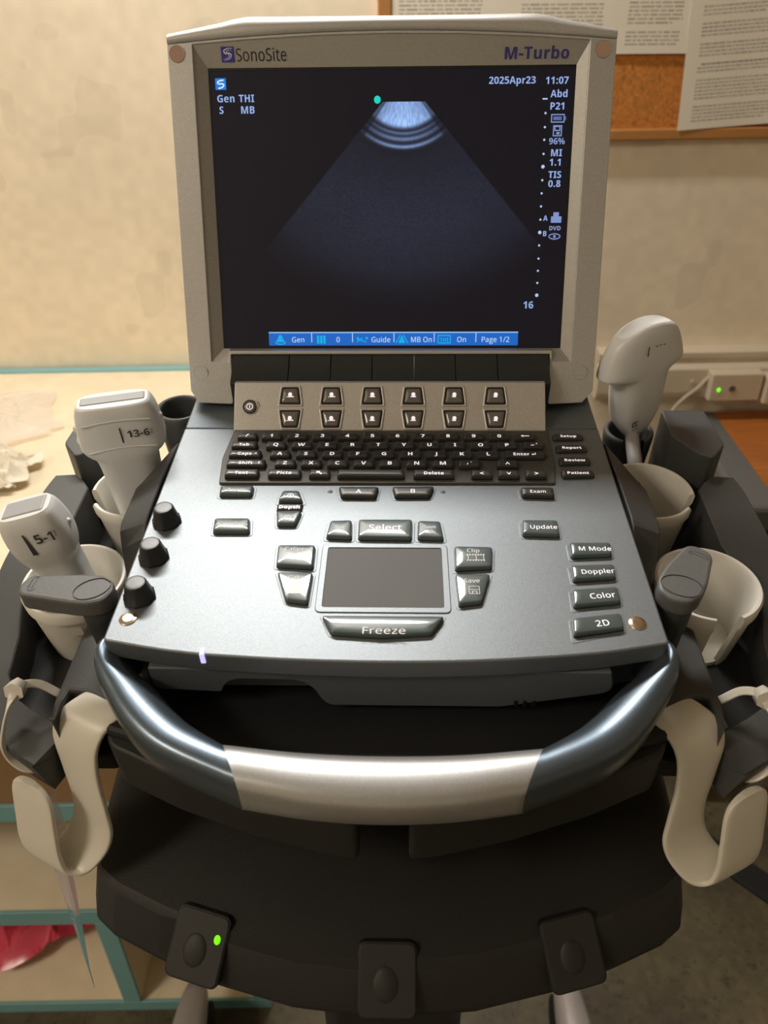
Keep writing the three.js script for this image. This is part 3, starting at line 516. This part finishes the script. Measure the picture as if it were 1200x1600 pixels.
  { // maker's marks on the sloping top bezel
    const sl = Math.atan2(4.6, 14.6), zAt = (x, y) => -5.4 + (y - 216.4) * 4.6 / (groove(x) - 217.8), put = (name, g, m, x, y) => onLid(name, g.rotateX(sl).translate(x, y, zAt(x, y) + 0.3), m);
    const sq = roundShape([[-4.1, -4.3], [4.1, -4.3], [4.1, 4.3], [-4.1, 4.3]], 0.3); const logo = put('logo', ext(sq, 0.1, 0), M.blue, -102.7, 223.4);
    const ribbon = (pts, w) => { const c = catmull(pts.map(([x, y]) => [x, y, 0]), 30), L = [], Q = []; c.forEach((p, i) => { const a = c[Math.max(0, i - 1)], b = c[Math.min(30, i + 1)], dx = b.x - a.x, dy = b.y - a.y, l = Math.hypot(dx, dy), k = w * (0.25 + Math.sin(Math.PI * i / 30)); L.push([p.x - dy / l * k, p.y + dx / l * k]); Q.unshift([p.x + dy / l * k, p.y - dx / l * k]); }); return [...L, ...Q]; };
    const sg = flatGeo(ribbon([[3.3, 3.2], [0.4, 3.2], [-2.2, 2.0], [-1.6, 0.7], [1.0, 0.6], [2.2, -0.2], [1.2, -2.2], [-2.6, -3.4]], 0.36), ribbon([[2.9, 2.0], [0.6, 2.2], [-0.6, 1.5], [0.4, 0.2], [0.9, -0.8], [-0.4, -2.1], [-3.2, -2.6]], 0.2));
    onLid('logo_mark', sg.rotateX(sl).translate(-102.7, 223.4, zAt(-102.7, 223.4) + 0.5), M.white, logo);
    put('maker_name', textGeo('SonoSite', 7.0, sansReg, true, 0.86), M.logoInk, -81.6, 223.2);
    put('model_name', textGeo('M-Turbo', 6.7, sansBold, true, 1.10), M.violet, 91.5, 222.6);
  }
  // ---- screen picture
  const pic = canvasTex(1280, 960, (c, w, h) => {
    const img = c.createImageData(w, h), d = img.data, ax = 684, ay = 25, half = 0.73;
    const fan = (x, y) => {
      const dx = x - ax, dy = y - ay, r = Math.hypot(dx, dy), a = Math.atan2(dx, dy);
      if (y < 110 || r > 778) return 0;
      if (Math.abs(a) > half) return 0;
      const e = Math.min(1, (half - Math.abs(a)) / 0.01), rr = r;
      let v = 0.045;
      const ed = 1 - 0.75 * (Math.abs(a) / half) ** 2;
      const ga = (c, w) => Math.exp(-(((rr - c) / w) ** 2)), cap = 1 - THREE.MathUtils.smoothstep(rr, 158, 182);
      v = 0.06 + 0.075 * Math.exp(-(((rr - 480) / 210) ** 2)) * (0.6 + 0.4 * ed);
      if (rr < 262) v = 0.07 + cap * (0.42 + 0.5 * ed * (0.75 + 0.25 * ga(150, 30))) * (0.86 + 0.25 * n61(a * 0.5 + 0.5, rr / 900)) + ed * (0.42 * ga(187, 6) + 0.5 * ga(206, 8) + 0.62 * ga(231, 7)) * (0.9 + 0.2 * n128(a + 0.5, 0.3));
      if (rr > 650) v *= Math.max(0.2, 1 - (rr - 650) / 150);
      if (Math.abs(a) > half * 0.86 && rr < 240) v *= 0.55;
      return v * e * (rr > 250 ? 0.8 + 0.4 * n128(x / 1280 * 1.7, y / 960 * 1.7) : 1);
    };
    for (let y = 0; y < h; y++) for (let x = 0; x < w; x++) { const v = fan(x, y), o = 4 * (y * w + x); d[o] = 18 + 150 * v; d[o + 1] = 16 + 190 * v; d[o + 2] = 24 + 245 * v; d[o + 3] = 255; }
    c.putImageData(img, 0, 0);
    c.fillStyle = '#17dcc4'; c.beginPath(); c.ellipse(591, 103, 12, 13, 0, 0, 7); c.fill();
    const T = (s, x, y, px, al = 'left', col = '#9db8f2', weight = 'bold') => { c.font = `${weight} ${px}px sans-serif`; c.textAlign = al; c.textBaseline = 'middle'; c.fillStyle = col; c.fillText(s, x, y); };
    c.fillStyle = '#1c7fe0'; c.fillRect(20, 30, 38, 37); c.strokeStyle = '#dff0ff'; c.lineWidth = 5; c.beginPath(); c.moveTo(50, 36); c.bezierCurveTo(20, 38, 26, 50, 40, 48); c.bezierCurveTo(58, 46, 50, 62, 30, 62); c.stroke();
    T('Gen', 22, 95, 34); T('THI', 100, 95, 34); T('S', 28, 132, 34); T('MB', 104, 132, 34);
    T('2025Apr23', 980, 45, 33); T('11:07', 1259, 47, 33, 'right');
    T('Abd', 1228, 89, 33, 'center'); T('P21', 1224, 128, 33, 'center'); T('96%', 1228, 242, 29, 'center', '#8fa6dc'); T('MI', 1228, 279, 33, 'center'); T('1.1', 1227, 310, 33, 'center'); T('TIS', 1227, 351, 33, 'center'); T('0.8', 1227, 381, 33, 'center');
    T('A', 1201, 498, 25, 'center'); T('B', 1201, 551, 25, 'center'); T('16', 1153, 804, 36, 'center'); T('DVD', 1237, 533, 22, 'center', '#8fa6dc');
    c.strokeStyle = '#8398d0'; c.lineWidth = 4; c.strokeRect(1205, 156, 44, 24); c.fillStyle = '#5d6fa8'; c.fillRect(1211, 162, 30, 12); c.fillRect(1250, 162, 6, 12);
    c.strokeRect(1214, 192, 28, 32); c.strokeRect(1219, 194, 17, 13); c.fillStyle = '#8398d0'; c.fillRect(1224, 212, 12, 8);
    c.fillRect(1221, 492, 38, 22); c.fillRect(1229, 478, 20, 14); c.beginPath(); c.ellipse(1237, 561, 20, 9, 0, 0, 7); c.stroke(); c.beginPath(); c.arc(1237, 561, 5, 0, 7); c.fill();
    c.fillStyle = '#b9cdf6'; c.fillRect(1170, 103, 18, 5);
    [151, 196, 237, 283, 325, 370, 414, 458, 503, 547, 592, 638, 681, 724, 768].forEach((y, i) => { c.beginPath(); c.arc(1183, y, i % 5 === 4 ? 6.5 : 4, 0, 7); c.fill(); });
    c.fillStyle = '#1f68c8'; c.fillRect(172, 901, 948, 50); c.fillStyle = '#8fc0f4'; c.fillRect(172, 900, 948, 5);
    c.fillStyle = '#a9c8f2'; for (const x of [336, 492, 650, 803, 961]) c.fillRect(x - 2, 905, 4, 34);
    const W = '#cfe0fb', y = 929;
    T('Gen', 284, y, 28, 'center', W, ''); T('0', 437, y, 28, 'center', W, ''); T('Guide', 600, y, 28, 'center', W, ''); T('MB On', 754, y, 27, 'center', W, ''); T('On', 907, y, 28, 'center', W, ''); T('Page 1/2', 1035, y, 28, 'center', W, '');
    c.fillStyle = '#12b4ee'; c.strokeStyle = '#12b4ee'; c.lineWidth = 4;
    c.beginPath(); c.moveTo(211, 912); c.lineTo(221, 912); c.lineTo(232, 938); c.lineTo(200, 938); c.fill(); c.beginPath(); c.ellipse(216, 940, 18, 6, 0, 0, 7); c.stroke();
    for (let k = 0; k < 3; k++) c.fillRect(356 + k * 12, 914, 9, 30);
    c.beginPath(); c.moveTo(508, 926); c.lineTo(545, 938); c.moveTo(508, 938); c.lineTo(530, 922); c.stroke(); c.beginPath(); c.arc(512, 924, 5, 0, 7); c.arc(546, 924, 5, 0, 7); c.fill();
    c.beginPath(); c.moveTo(680, 912); c.lineTo(694, 942); c.lineTo(666, 942); c.fill(); c.beginPath(); c.moveTo(686, 912); c.lineTo(703, 942); c.moveTo(674, 912); c.lineTo(657, 942); c.stroke();
    c.strokeRect(818, 914, 46, 28); T('THI', 841, 929, 20, 'center', '#12b4ee');
  });
  const sg = new THREE.BoxGeometry(232.6, 174.4, 2).translate(0.35, 41.9 + 87.2, -7);
  const screenMat = phy({ color: C(0.006, 0.006, 0.007), roughness: 0.42, emissive: C(1, 1, 1), emissiveMap: pic, emissiveIntensity: 1.0, specularIntensity: 0.5 });
  onLid('screen', sg, screenMat, us, false);
  const sl = new THREE.RectAreaLight(C(0.25, 0.4, 1.0), 0.06, 0.22, 0.16); sl.name = 'screen_light';
  sl.position.copy(new THREE.Vector3(0, 0.129, -0.004).applyMatrix4(lm).applyMatrix4(base)); sl.lookAt(new THREE.Vector3(0, 0.129, 1).applyMatrix4(lm).applyMatrix4(base)); scene.add(sl);
}

// ------------------------------------------------------------------ cart: dock, cup trays, hooks, connector module, column, feet
const cart = thing('ultrasound_cart', 'black wheeled cart carrying the ultrasound machine, with cup holders and cable hooks', 'cart', O, TILT);
{
  // dock under the machine
  mesh('dock', prism([[-150, -60], [-152, 200], [-148, 228], [-108, 240], [-20, 244], [20, 244], [108, 240], [148, 228], [152, 200], [150, -60]], -90, -50, 3, 5), M.black, cart);
  mesh('dock_bumper', prism([[-150, 222], [-143, 235], [-108, 250.5], [-67, 264], [-30, 273], [-12, 275.5], [-12, 236], [-140, 210]], -92, -55, 2, 4), M.cart, cart);
  mesh('dock_bumper', prism([[150, 222], [143, 235], [108, 250.5], [67, 264], [30, 273], [13, 275.5], [13, 236], [140, 210]], -92, -55, 2, 4), M.cart, cart);
  for (const s of [-1, 1]) {
    const X = (pts) => pts.map(([x, z]) => [s * x, z]);
    // raised cheek beside the panel
    const ck = [[30, 147, -30, -8], [36, 150, -22, -4], [70, 159, -9, -1.5], [80, 160.5, -7, -1], [112, 160.5, -7, -1], [119, 160, -9, -2.5], [126, 158.5, -17, -8], [138, 157, -48, -40]];
    mesh('dock_cheek', loft(ck.map(([z, u, y, yi]) => [[s * 142.5, -60, z], [s * 142.5, yi - 0.6, z], [s * 143.2, yi, z], [s * (u - 1), y, z], [s * u, y - 1.2, z], [s * (u + 1), -60, z]]), { crease: 0.5 }), M.plastic, cart);
    mesh('side_deck', prism(X([[142, -20], [142, 216], [149, 213], [163, 206], [172, 205], [175, 226], [178, 214], [178, 155], [168, 120], [160, 100], [152, -20]]), -92, -48, 2.0, [2, 2, 2, 2, 2, 2, 3, 6, 6, 4, 3]), M.plastic, cart);
    // cup tray: floor, high block at the back, outer wall that falls towards the front
    mesh('tray_floor', prism(X([[150, -30], [150, 222], [178, 222], [200, 212], [222, 190], [236, 60], [226, -30]]), -100, -84, 2, 6), M.cart, cart);
    mesh('tray_block', prism(X([[202, -37], [201.5, -4], [214.5, 18], [223, 23.5], [236, 8], [234, -37]]), -98, -24, 1.2, [3, 2, 2, 3, 4, 3]), M.plastic, cart);
    const wst = [[24, 226, 243, -40], [30, 219, 244, -40], [39, 212.5, 245, -40], [70, 211.8, 245.5, -40], [94, 211.5, 246, -41], [107, 216, 247, -43], [120, 222.5, 248, -46], [140, 224.5, 248, -51], [160, 220, 246, -57], [184, 218.5, 243, -62], [199, 212, 236, -66], [210, 199, 222, -69], [219, 186, 205, -71], [225, 176, 190, -72]];
    mesh('tray_wall', loft(wst.map(([z, a, b, y]) => { const k = z > 190 ? (z - 190) * 0.3 : 0; return [[s * a, -98, z - k], [s * a, y - 0.8, z - k], [s * (a + 0.8), y, z - k], [s * (b - 2), y - 1, z + k], [s * b, y - 3, z + k], [s * (b - 6), -98, z + k]]; }), { crease: 0.6 }), M.plastic, cart);
    // small round holder at the back
    const hx = s > 0 ? 180 : -160, hz = s > 0 ? -32 : -33, hy = s > 0 ? -38 : -19;
    mesh('bottle_holder', lathe([[0, -52], [15, -52], [18.5, -4], [18.2, -1], [16.5, 0], [14.8, -1], [14.5, -4], [12, -48], [0, -48]], 40, s > 0 ? 0.45 : 0, s > 0 ? 2 * Math.PI - 0.9 : 2 * Math.PI).translate(hx, hy, hz), M.plastic, cart);
    // cup: open at the front, wall 3 mm
    const cup = (cx, cz, slot, name) => {
      const r0 = 25.5, r1 = 31, top = -36, bot = -84, n = 56, gap = slot ? R(15) : 0, mid = slot, rings = [];
      for (let i = 0; i <= n; i++) {
        const a = slot === null ? i / n * 2 * Math.PI : mid + gap + i / n * (2 * Math.PI - 2 * gap), ca = Math.cos(a), sa = Math.sin(a), P = (r, y) => [cx + r * ca, y, cz + r * sa];
        rings.push([P(r0, bot), P(r1 - 1.2, top - 9), P(r1 + 0.2, top - 8), P(r1 + 0.6, top - 1.5), P(r1 - 0.6, top), P(r1 - 2.2, top), P(r1 - 3.2, top - 1.5), P(r0 - 3, bot + 3), P(r0 - 3.2, bot)]);
      }
      const g = loft(rings, slot === null ? { capA: false, capB: false } : {}); const c = mesh(name, toCreasedNormals(g, 0.8), M.cup, cart);
      mesh('cup_floor', new THREE.CylinderGeometry(r0 - 1, r0 - 1, 3, 40).translate(cx, bot + 1.5, cz), M.cup, c);
      if (slot === null) for (const q of [0.25]) { const a = Math.PI / 2 + q * s; mesh('cup_clip', box(-3, 3, -56, -48, -0.6, 0.8, 0.3).rotateY(Math.PI / 2 - a).translate(cx + 28.6 * Math.cos(a), 0, cz + 28.6 * Math.sin(a)), M.cup, c); }
      return c;
    };
    cup(s * 190.5, 132, s > 0 ? R(82) : null, 'probe_cup');
    cup(s * 175.5, 44, s > 0 ? R(24) : R(160), 'probe_cup');
    // latch lever: flat paddle on a pivot post
    const piv = s > 0 ? [152.5, 176] : [-152, 181], tip = s > 0 ? [172, 148] : [-191, 177], L = Math.hypot(tip[0] - piv[0], tip[1] - piv[1]), ang = Math.atan2(-(tip[1] - piv[1]), tip[0] - piv[0]);
    const w0 = s > 0 ? 11.5 : 10.5, w1 = s > 0 ? 9 : 8.8;
    const out = [[L - 2, -w1 * 0.75], [L + 1, -w1 * 0.2], [L + 1, w1 * 0.5], [L - 2, w1 * 0.95], [10, w0], [0, w0], [-w0 * 0.75, w0 * 0.7], [-w0, 0], [-w0 * 0.75, -w0 * 0.7], [0, -w0], [10, -w0 * 0.98]].map(([a, b]) => [a, -b]);
    const lev = mesh('latch_lever', prism(out, -11, 0, 1.6, 3).rotateY(ang).translate(piv[0], 6, piv[1]), M.lever, cart);
    const oval = new THREE.Shape(); oval.absellipse(0, 0, w0 * 0.95, w0 * 0.68, 0, 7, false, R(s > 0 ? -20 : 30)); const hole = new THREE.Path(); hole.absellipse(0, 0, w0 * 0.95 - 0.35, w0 * 0.68 - 0.35, 0, 7, true, R(s > 0 ? -20 : 30)); oval.holes.push(hole);
    mesh('lever_button', ext(oval, 0.5, 0.1, 28).rotateX(-Math.PI / 2).translate(piv[0] + (s > 0 ? 1 : -1), 6.0, piv[1]), M.plastic, lev);
    const arrow = flatGeo(bar(-0.5, -5, -0.1, 5), [[-0.3, 7], [-3.2, 4.6], [-2.8, 4.2], [-0.3, 6.2], [2, 4.8], [2.2, 5.3]], bar(2.2, -4.5, 2.7, 4), [[-0.3, -7], [-2, -5.2], [-1.7, -4.9], [-0.3, -6.2], [2, -5], [2.3, -5.4]]);
    mesh('lever_arrow', lay(arrow.scale(0.8, 0.8, 1), L - 6, 0.12, 0).rotateY(ang).translate(piv[0], 6, piv[1]), M.print, lev);
    mesh('latch_post', lathe([[0, -60], [8.2, -60], [8.8, -26], [9.4, -24], [9.8, -6], [0, -6]], 28).translate(piv[0], 1, piv[1]), M.hinge, cart);
    // cable hook: a wide strip bent into a J, pointing out and forward
    const A = [s * 158, 214], st = [[146, 206, -51, 13], [154, 215, -50.5, 15], [161.5, 222.5, -54, 16], [166, 227, -64, 15.6], [166.5, 233, -85, 13.2], [165, 239, -105, 12.6], [166.6, 243, -122, 14.4], [174, 247.5, -136, 15.8], [185.5, 254, -144.5, 16], [193.5, 255, -141, 16], [195.8, 252.5, -130, 15.8], [195, 248, -115, 15.3], [193.6, 242, -96, 14.8], [193.5, 239.5, -90, 12.5], [193.7, 238.3, -86.8, 8.5], [193.8, 238, -85.6, 4]];
    const cp = catmull(st.map(([x, z, y]) => [x, y, z]), 90), wp = catmull(st.map(([x, z, y, h], k) => [k * 10, h, 0]), 90), wd = new THREE.Vector3(-0.9, 0, 0.436), th = 2.1;
    const rings = cp.map((p, i) => { const t = cp[Math.min(90, i + 1)].clone().sub(cp[Math.max(0, i - 1)]).normalize(), nn = t.clone().cross(wd).normalize(), hw = wp[i].y;
      return superRing(hw, th, 0, 28, 4).map(([q, , e]) => { const v = p.clone().addScaledVector(wd, q).addScaledVector(nn, e); return [s * v.x, v.y, v.z]; }); });
    mesh('cable_hook', loft(rings), M.hook, cart);
  }
  mesh('holder_mark', lay(flatGeo(bar(-6, -1.2, 6, -0.9), bar(-6, 0.9, 6, 1.2), bar(-6, -1.2, -5.7, 1.2), bar(5.7, -1.2, 6, 1.2), [[-1, -0.8], [3, -0.8], [1, 0.8]]), 0, 0, 0).rotateX(R(80)).translate(-154, -26, -11), M.print, cart);
  // transducer connector module: curved front with three select buttons
  const half = [[178, 110], [181, 200], [179.5, 235], [177, 256], [172.5, 268], [160, 277], [130, 289.5], [95, 302], [50, 312.5], [0, 317]];
  const outline = [...half.map(([x, z]) => [-x, z]), ...half.slice(0, -1).reverse()];
  const ring = (y, inset, f) => outline.map(([x, z]) => [x * (1 - inset * 0.4 / 170), y, z > 240 ? z - f : z - f * Math.max(0, (z - 110) / 130)]);
  mesh('connector_module', loft([ring(-240, 12, 40), ring(-204, 3, 8), ring(-188, 0, 0), ring(-184, 0, 0.3), ring(-164, 4, 14.5), ring(-160.5, 7, 19), ring(-157, 14, 62), ring(-156, 30, 75)], { crease: 0.45 }), M.module, cart);
  for (const [x, y, z, lit] of [[-103.5, -169.5, 286.2, 1], [1.8, -169.5, 301.2, 0], [103.2, -169.5, 285.5, 0]]) {
    const yawB = Math.atan(2 * 25 * x / 140 ** 2);
    const mt = new THREE.Matrix4().makeTranslation(x, y, z).multiply(new THREE.Matrix4().makeRotationY(yawB)).multiply(new THREE.Matrix4().makeRotationX(-R(52))).multiply(new THREE.Matrix4().makeTranslation(0, -1.5, 3.4));
    const plate = mesh('button_surround', front([[-16.2, -19.2], [16.2, -19.2], [16.2, 19.2], [-16.2, 19.2]], -14, 1.0, 0.6, 5).applyMatrix4(mt), M.black, cart);
    const b = mesh('select_button', front([[-15.4, -18.4], [15.4, -18.4], [15.4, 18.4], [-15.4, 18.4]], -3, 1.7, 0.6, 4.6).applyMatrix4(mt), M.moduleKey, cart);
    mesh('button_dome', new THREE.SphereGeometry(8.5, 24, 12).scale(0.85, 1.1, 0.3).translate(-1, -2, 1.0).applyMatrix4(mt), M.moduleKey, b);
    if (lit) mesh('indicator_light', new THREE.SphereGeometry(1.9, 14, 10).scale(1, 1.35, 0.4).translate(10.5, 6.5, 1.7).applyMatrix4(mt), M.ledGreen, b);
  }
  // column and H-shaped foot, upright in the room
  const W = (name, g, m) => { g.applyMatrix4(baseInv); return mesh(name, g, m, cart, { mm: false }); };
  W('column', new RoundedBoxGeometry(0.13, 0.82, 0.10, 3, 0.02).translate(0, 0.52, -0.40), M.cart);
  W('cross_beam', new RoundedBoxGeometry(0.52, 0.06, 0.11, 3, 0.02).translate(-0.02, 0.115, -0.40), M.cart);
  for (const x of [-0.288, 0.253]) {
    W('foot', (() => { const path = catmull([[x, 0.11, -0.595], [x, 0.115, -0.5], [x, 0.118, -0.4], [x, 0.115, -0.2], [x, 0.10, 0.02]], 30); return loft(path.map((p, i) => { const k = Math.min(1, Math.sin(Math.PI * (0.02 + 0.96 * i / 30)) ** 0.25 * 1.1) * 0.026; return superRing(k, k * 0.9, 0, 20, 2.2).map(([a, , b]) => [p.x + a, p.y + b, p.z]); })); })(), M.post);
    for (const z of [-0.56, -0.03]) W('caster', new THREE.CylinderGeometry(0.042, 0.042, 0.028, 28).rotateZ(Math.PI / 2).translate(x, 0.0425, z), M.rubber);
  }
}

// ------------------------------------------------------------------ probes
const probeRoot = (name, label, [x, z, y], [rx, ry, rz]) => {                     // local mm position in the cart frame, then turned
  const g = thing(name, label, 'probe'), m = base.clone().multiply(new THREE.Matrix4().makeTranslation(x * MM, y * MM, z * MM)).multiply(new THREE.Matrix4().makeRotationFromEuler(new THREE.Euler(R(rx), R(ry), R(rz), 'YZX')));
  m.decompose(g.position, g.quaternion, g.scale); return g;
};
const bodyOf = (secs, e = 3, warp = null, n = 40) => {
  const P = catmull(secs.map(([y, a, b]) => [a, y, b]), 60), rings = P.map((p) => superRing(p.x, p.z, p.y, n, e));
  if (warp) for (const r of rings) for (const q of r) warp(q);
  return loft(rings);
};
{
  const p = probeRoot('linear_probe', 'white linear probe marked 13-6 standing in the rear left cup', [-172, 47, -66], [0, 13, 1]);
  mesh('housing', bodyOf([[0, 16, 12], [20, 17, 13], [45, 18.2, 13.5], [61, 19.3, 14], [66, 20.5, 14.4], [70, 25, 14.5], [73.5, 26.9, 14.5], [80, 27.2, 14], [92, 26, 13], [99, 24.6, 12], [103, 23, 10.5], [104.3, 21.5, 9]], 3.6), M.probe, p);
  mesh('lens', box(-20, 20, 101.5, 104.9, -4.6, 4.6, 1.2), M.probeLens, p);
  for (const [y0, b] of [[95.5, 2.0], [76.5, 2.6]]) mesh('ridge', tubeCapped(Array.from({ length: 9 }, (_, i) => { const t = i / 8 * 2 - 1; return [t * 21, y0 - b * t * t * 0.9, (y0 > 90 ? 12.9 : 14.35) - 0.7 * t ** 6 - 0.35]; }), 0.6, 24, 8), M.probe, p);
  mesh('probe_print', mergeGeometries([textGeo('13-6', 5.2, sansBold).translate(12.2, 85.6, 14.05), flatGeo(bar(1.2, 79.5, 2.2, 91)).translate(0, 0, 14.05), textGeo('MHz', 1.4, sansReg).rotateZ(-Math.PI / 2).translate(20.6, 85.6, 14.0)]).applyMatrix4(new THREE.Matrix4().makeTranslation(0, 0, -0.05)), M.print, p);
  for (const y of [77, 86]) mesh('side_nub', new THREE.SphereGeometry(3.2, 14, 10).scale(0.6, 1, 1).translate(-27.2, y, 0), M.probe, p);
  mesh('side_nub', new THREE.SphereGeometry(2.2, 14, 10).scale(0.6, 1, 1).translate(26.3, 88, 0), M.probe, p);
}
{
  const p = probeRoot('phased_probe', 'small white phased probe marked 5-1 leaning left in the front left cup', [-184.5, 137, -57], [-3, 10, 11]);
  mesh('housing', bodyOf([[0, 11, 10], [18, 12, 11], [34, 13, 11.5], [45, 13.6, 12], [51, 16, 13], [58, 17.6, 14], [66, 18, 14], [74, 17, 13.4], [79, 15.8, 12], [82, 14.2, 10.2]], 3.4), M.probe, p);
  mesh('lens', box(-12, 12, 79.5, 82.7, -7.6, 7.6, 1.5), M.probeLens, p);
  mesh('probe_print', mergeGeometries([textGeo('5-1', 6.2, sansBold).translate(7.6, 68.5, 14.35), flatGeo([[-2.9, 73.5], [-1.9, 73.5], [-0.4, 58.5], [-3.4, 58.5]]).translate(0, 0, 14.35), textGeo('MHz', 1.5, sansReg).rotateZ(-Math.PI / 2).translate(14.4, 69.4, 13.9)]), M.print, p);
  mesh('side_nub', new THREE.SphereGeometry(2, 14, 10).translate(17.4, 66, 0), M.probe, p);
}
{
  const p = probeRoot('curved_probe', 'white curved probe with grey cable standing behind the right cups', [181, -31, -37], [0, 28, 6]);
  p.scale.setScalar(0.95);
  const warp = (q) => { const k = THREE.MathUtils.smoothstep(q[1], 52, 84); q[1] -= (q[0] / 36) ** 2 * 15 * k; };
  mesh('housing', bodyOf([[0, 9, 9], [5, 12.5, 11], [16, 18, 13], [34, 21, 14.5], [47, 21.5, 14.8], [55, 24, 14.6], [60, 33, 14.4], [64, 36, 14.2], [72, 36.5, 13.4], [81, 35, 12.2], [90, 31, 10.4], [94, 27, 8.6], [95.5, 21, 6.5]], 2.8, warp, 48), M.probe, p);
  mesh('cable_boot', lathe([[0, -4], [7.6, -4], [8.6, -1], [10, 2], [0, 3]], 28), M.cable, p);
  const cg = tube([[181, -34, -31], [180, -37, -22], [178, -39, -8], [177, -43, 6], [178, -60, 18], [180, -78, 26]], 5.2, 36, 14).scale(MM, MM, MM).applyMatrix4(base); p.updateMatrixWorld(true);
  mesh('cable', cg.applyMatrix4(p.matrixWorld.clone().invert()), M.cable, p, { mm: false });
  mesh('probe_print', mergeGeometries([flatGeo(bar(-0.5, 74, 0.6, 82)), flatGeo(bar(6, 79.5, 8.5, 80.3), bar(9.5, 79.4, 11.5, 80.2), bar(13, 78.8, 15, 79.6)), flatGeo(bar(-6, 13, 0, 14), bar(-6, 16.2, 0, 17.2), bar(-6, 13, -5.2, 17.2), bar(-3.2, 13, -2.4, 17.2), bar(-5, 9.6, -4.3, 11.8), bar(-3, 9.6, -2.3, 11.8), bar(-1, 9.6, -0.3, 11.8))]).translate(-7, 2, 14.1), M.print, p);
}

// ------------------------------------------------------------------ cable ties and hanging label
function tieThing(s, label) {
  const g = thing('cable_tie', label, 'cable tie', O, TILT), X = s * 1;
  const pts = [[184, -61, 198], [194, -53, 197.5], [201, -50, 201.6], [204, -52, 210], [206.5, -60, 219], [208, -70, 225], [205.6, -79, 228], [199, -85.5, 230], [193, -88.5, 228.5]];
  const c = catmull(pts.map(([x, y, z]) => [X * x, y, z]), 50);
  const rings = c.map((p, i) => { const a = c[Math.max(0, i - 1)], b = c[Math.min(50, i + 1)], t = b.clone().sub(a).normalize(), z = new THREE.Vector3(0, -0.35, 0.94), n = t.clone().cross(z).normalize(), w = n.clone().cross(t).normalize(); return superRing(2.4, 0.8, 0, 12, 4).map(([q, , e]) => { const v = p.clone().addScaledVector(w, q).addScaledVector(n, e); return [v.x, v.y, v.z]; }); });
  mesh('strap', loft(rings), M.tie, g);
  mesh('head', new THREE.CylinderGeometry(5.8, 5.2, 7, 6).rotateX(R(70)).translate(X * 203, -50.5, 203), M.tie, g);
  return g;
}
tieThing(-1, 'white plastic cable tie looped at the left front corner of the cart');
tieThing(1, 'white plastic cable tie looped at the right front corner of the cart');
{
  const g = thing('hanging_sleeve', 'narrow clear plastic sleeve hanging point-down behind the left hook', 'sleeve');
  const top = new THREE.Vector3(-0.1955, 0.975, -0.292), tip = new THREE.Vector3(-0.2160, 0.716, -0.292); g.position.copy(tip);
  const fold = (name, t0, t1, w, off, m) => {
    const n = 26, rings = [];
    for (let i = 0; i <= n; i++) {
      const t = t0 + (t1 - t0) * i / n, c = top.clone().lerp(tip, t).sub(tip), k = Math.max(0.0004, w * (t < 0.3 ? 0.4 + 2 * t : 1 - ((t - 0.3) / 0.7) ** 1.25)), o = off * (1 - t) * 1.4, a = 0.9 * t;
      const ca = Math.cos(a), sa = Math.sin(a), P = (x, z) => [c.x + o + x * ca - z * sa, c.y, c.z + x * sa + z * ca];
      rings.push([P(-k, 0), P(-k * 0.4, k * 0.32), P(0.1 * k, k * 0.12), P(k * 0.5, k * 0.42), P(k, 0.1 * k), P(k * 0.5, k * 0.42 - 0.0005), P(0.1 * k, k * 0.12 - 0.0005), P(-k * 0.4, k * 0.32 - 0.0005)]);
    }
    return mesh(name, loft(rings, { crease: 0.4 }), m, g, { mm: false });
  };
  fold('clear_fold', 0.16, 1, 0.011, 0, M.clear);
  fold('teal_fold', 0.62, 0.975, 0.0118, 0.0006, M.clearTeal);
  fold('pink_fold', 0.4, 0.66, 0.0035, 0.0045, M.clearPink);
}

renderer.render(scene, camera);
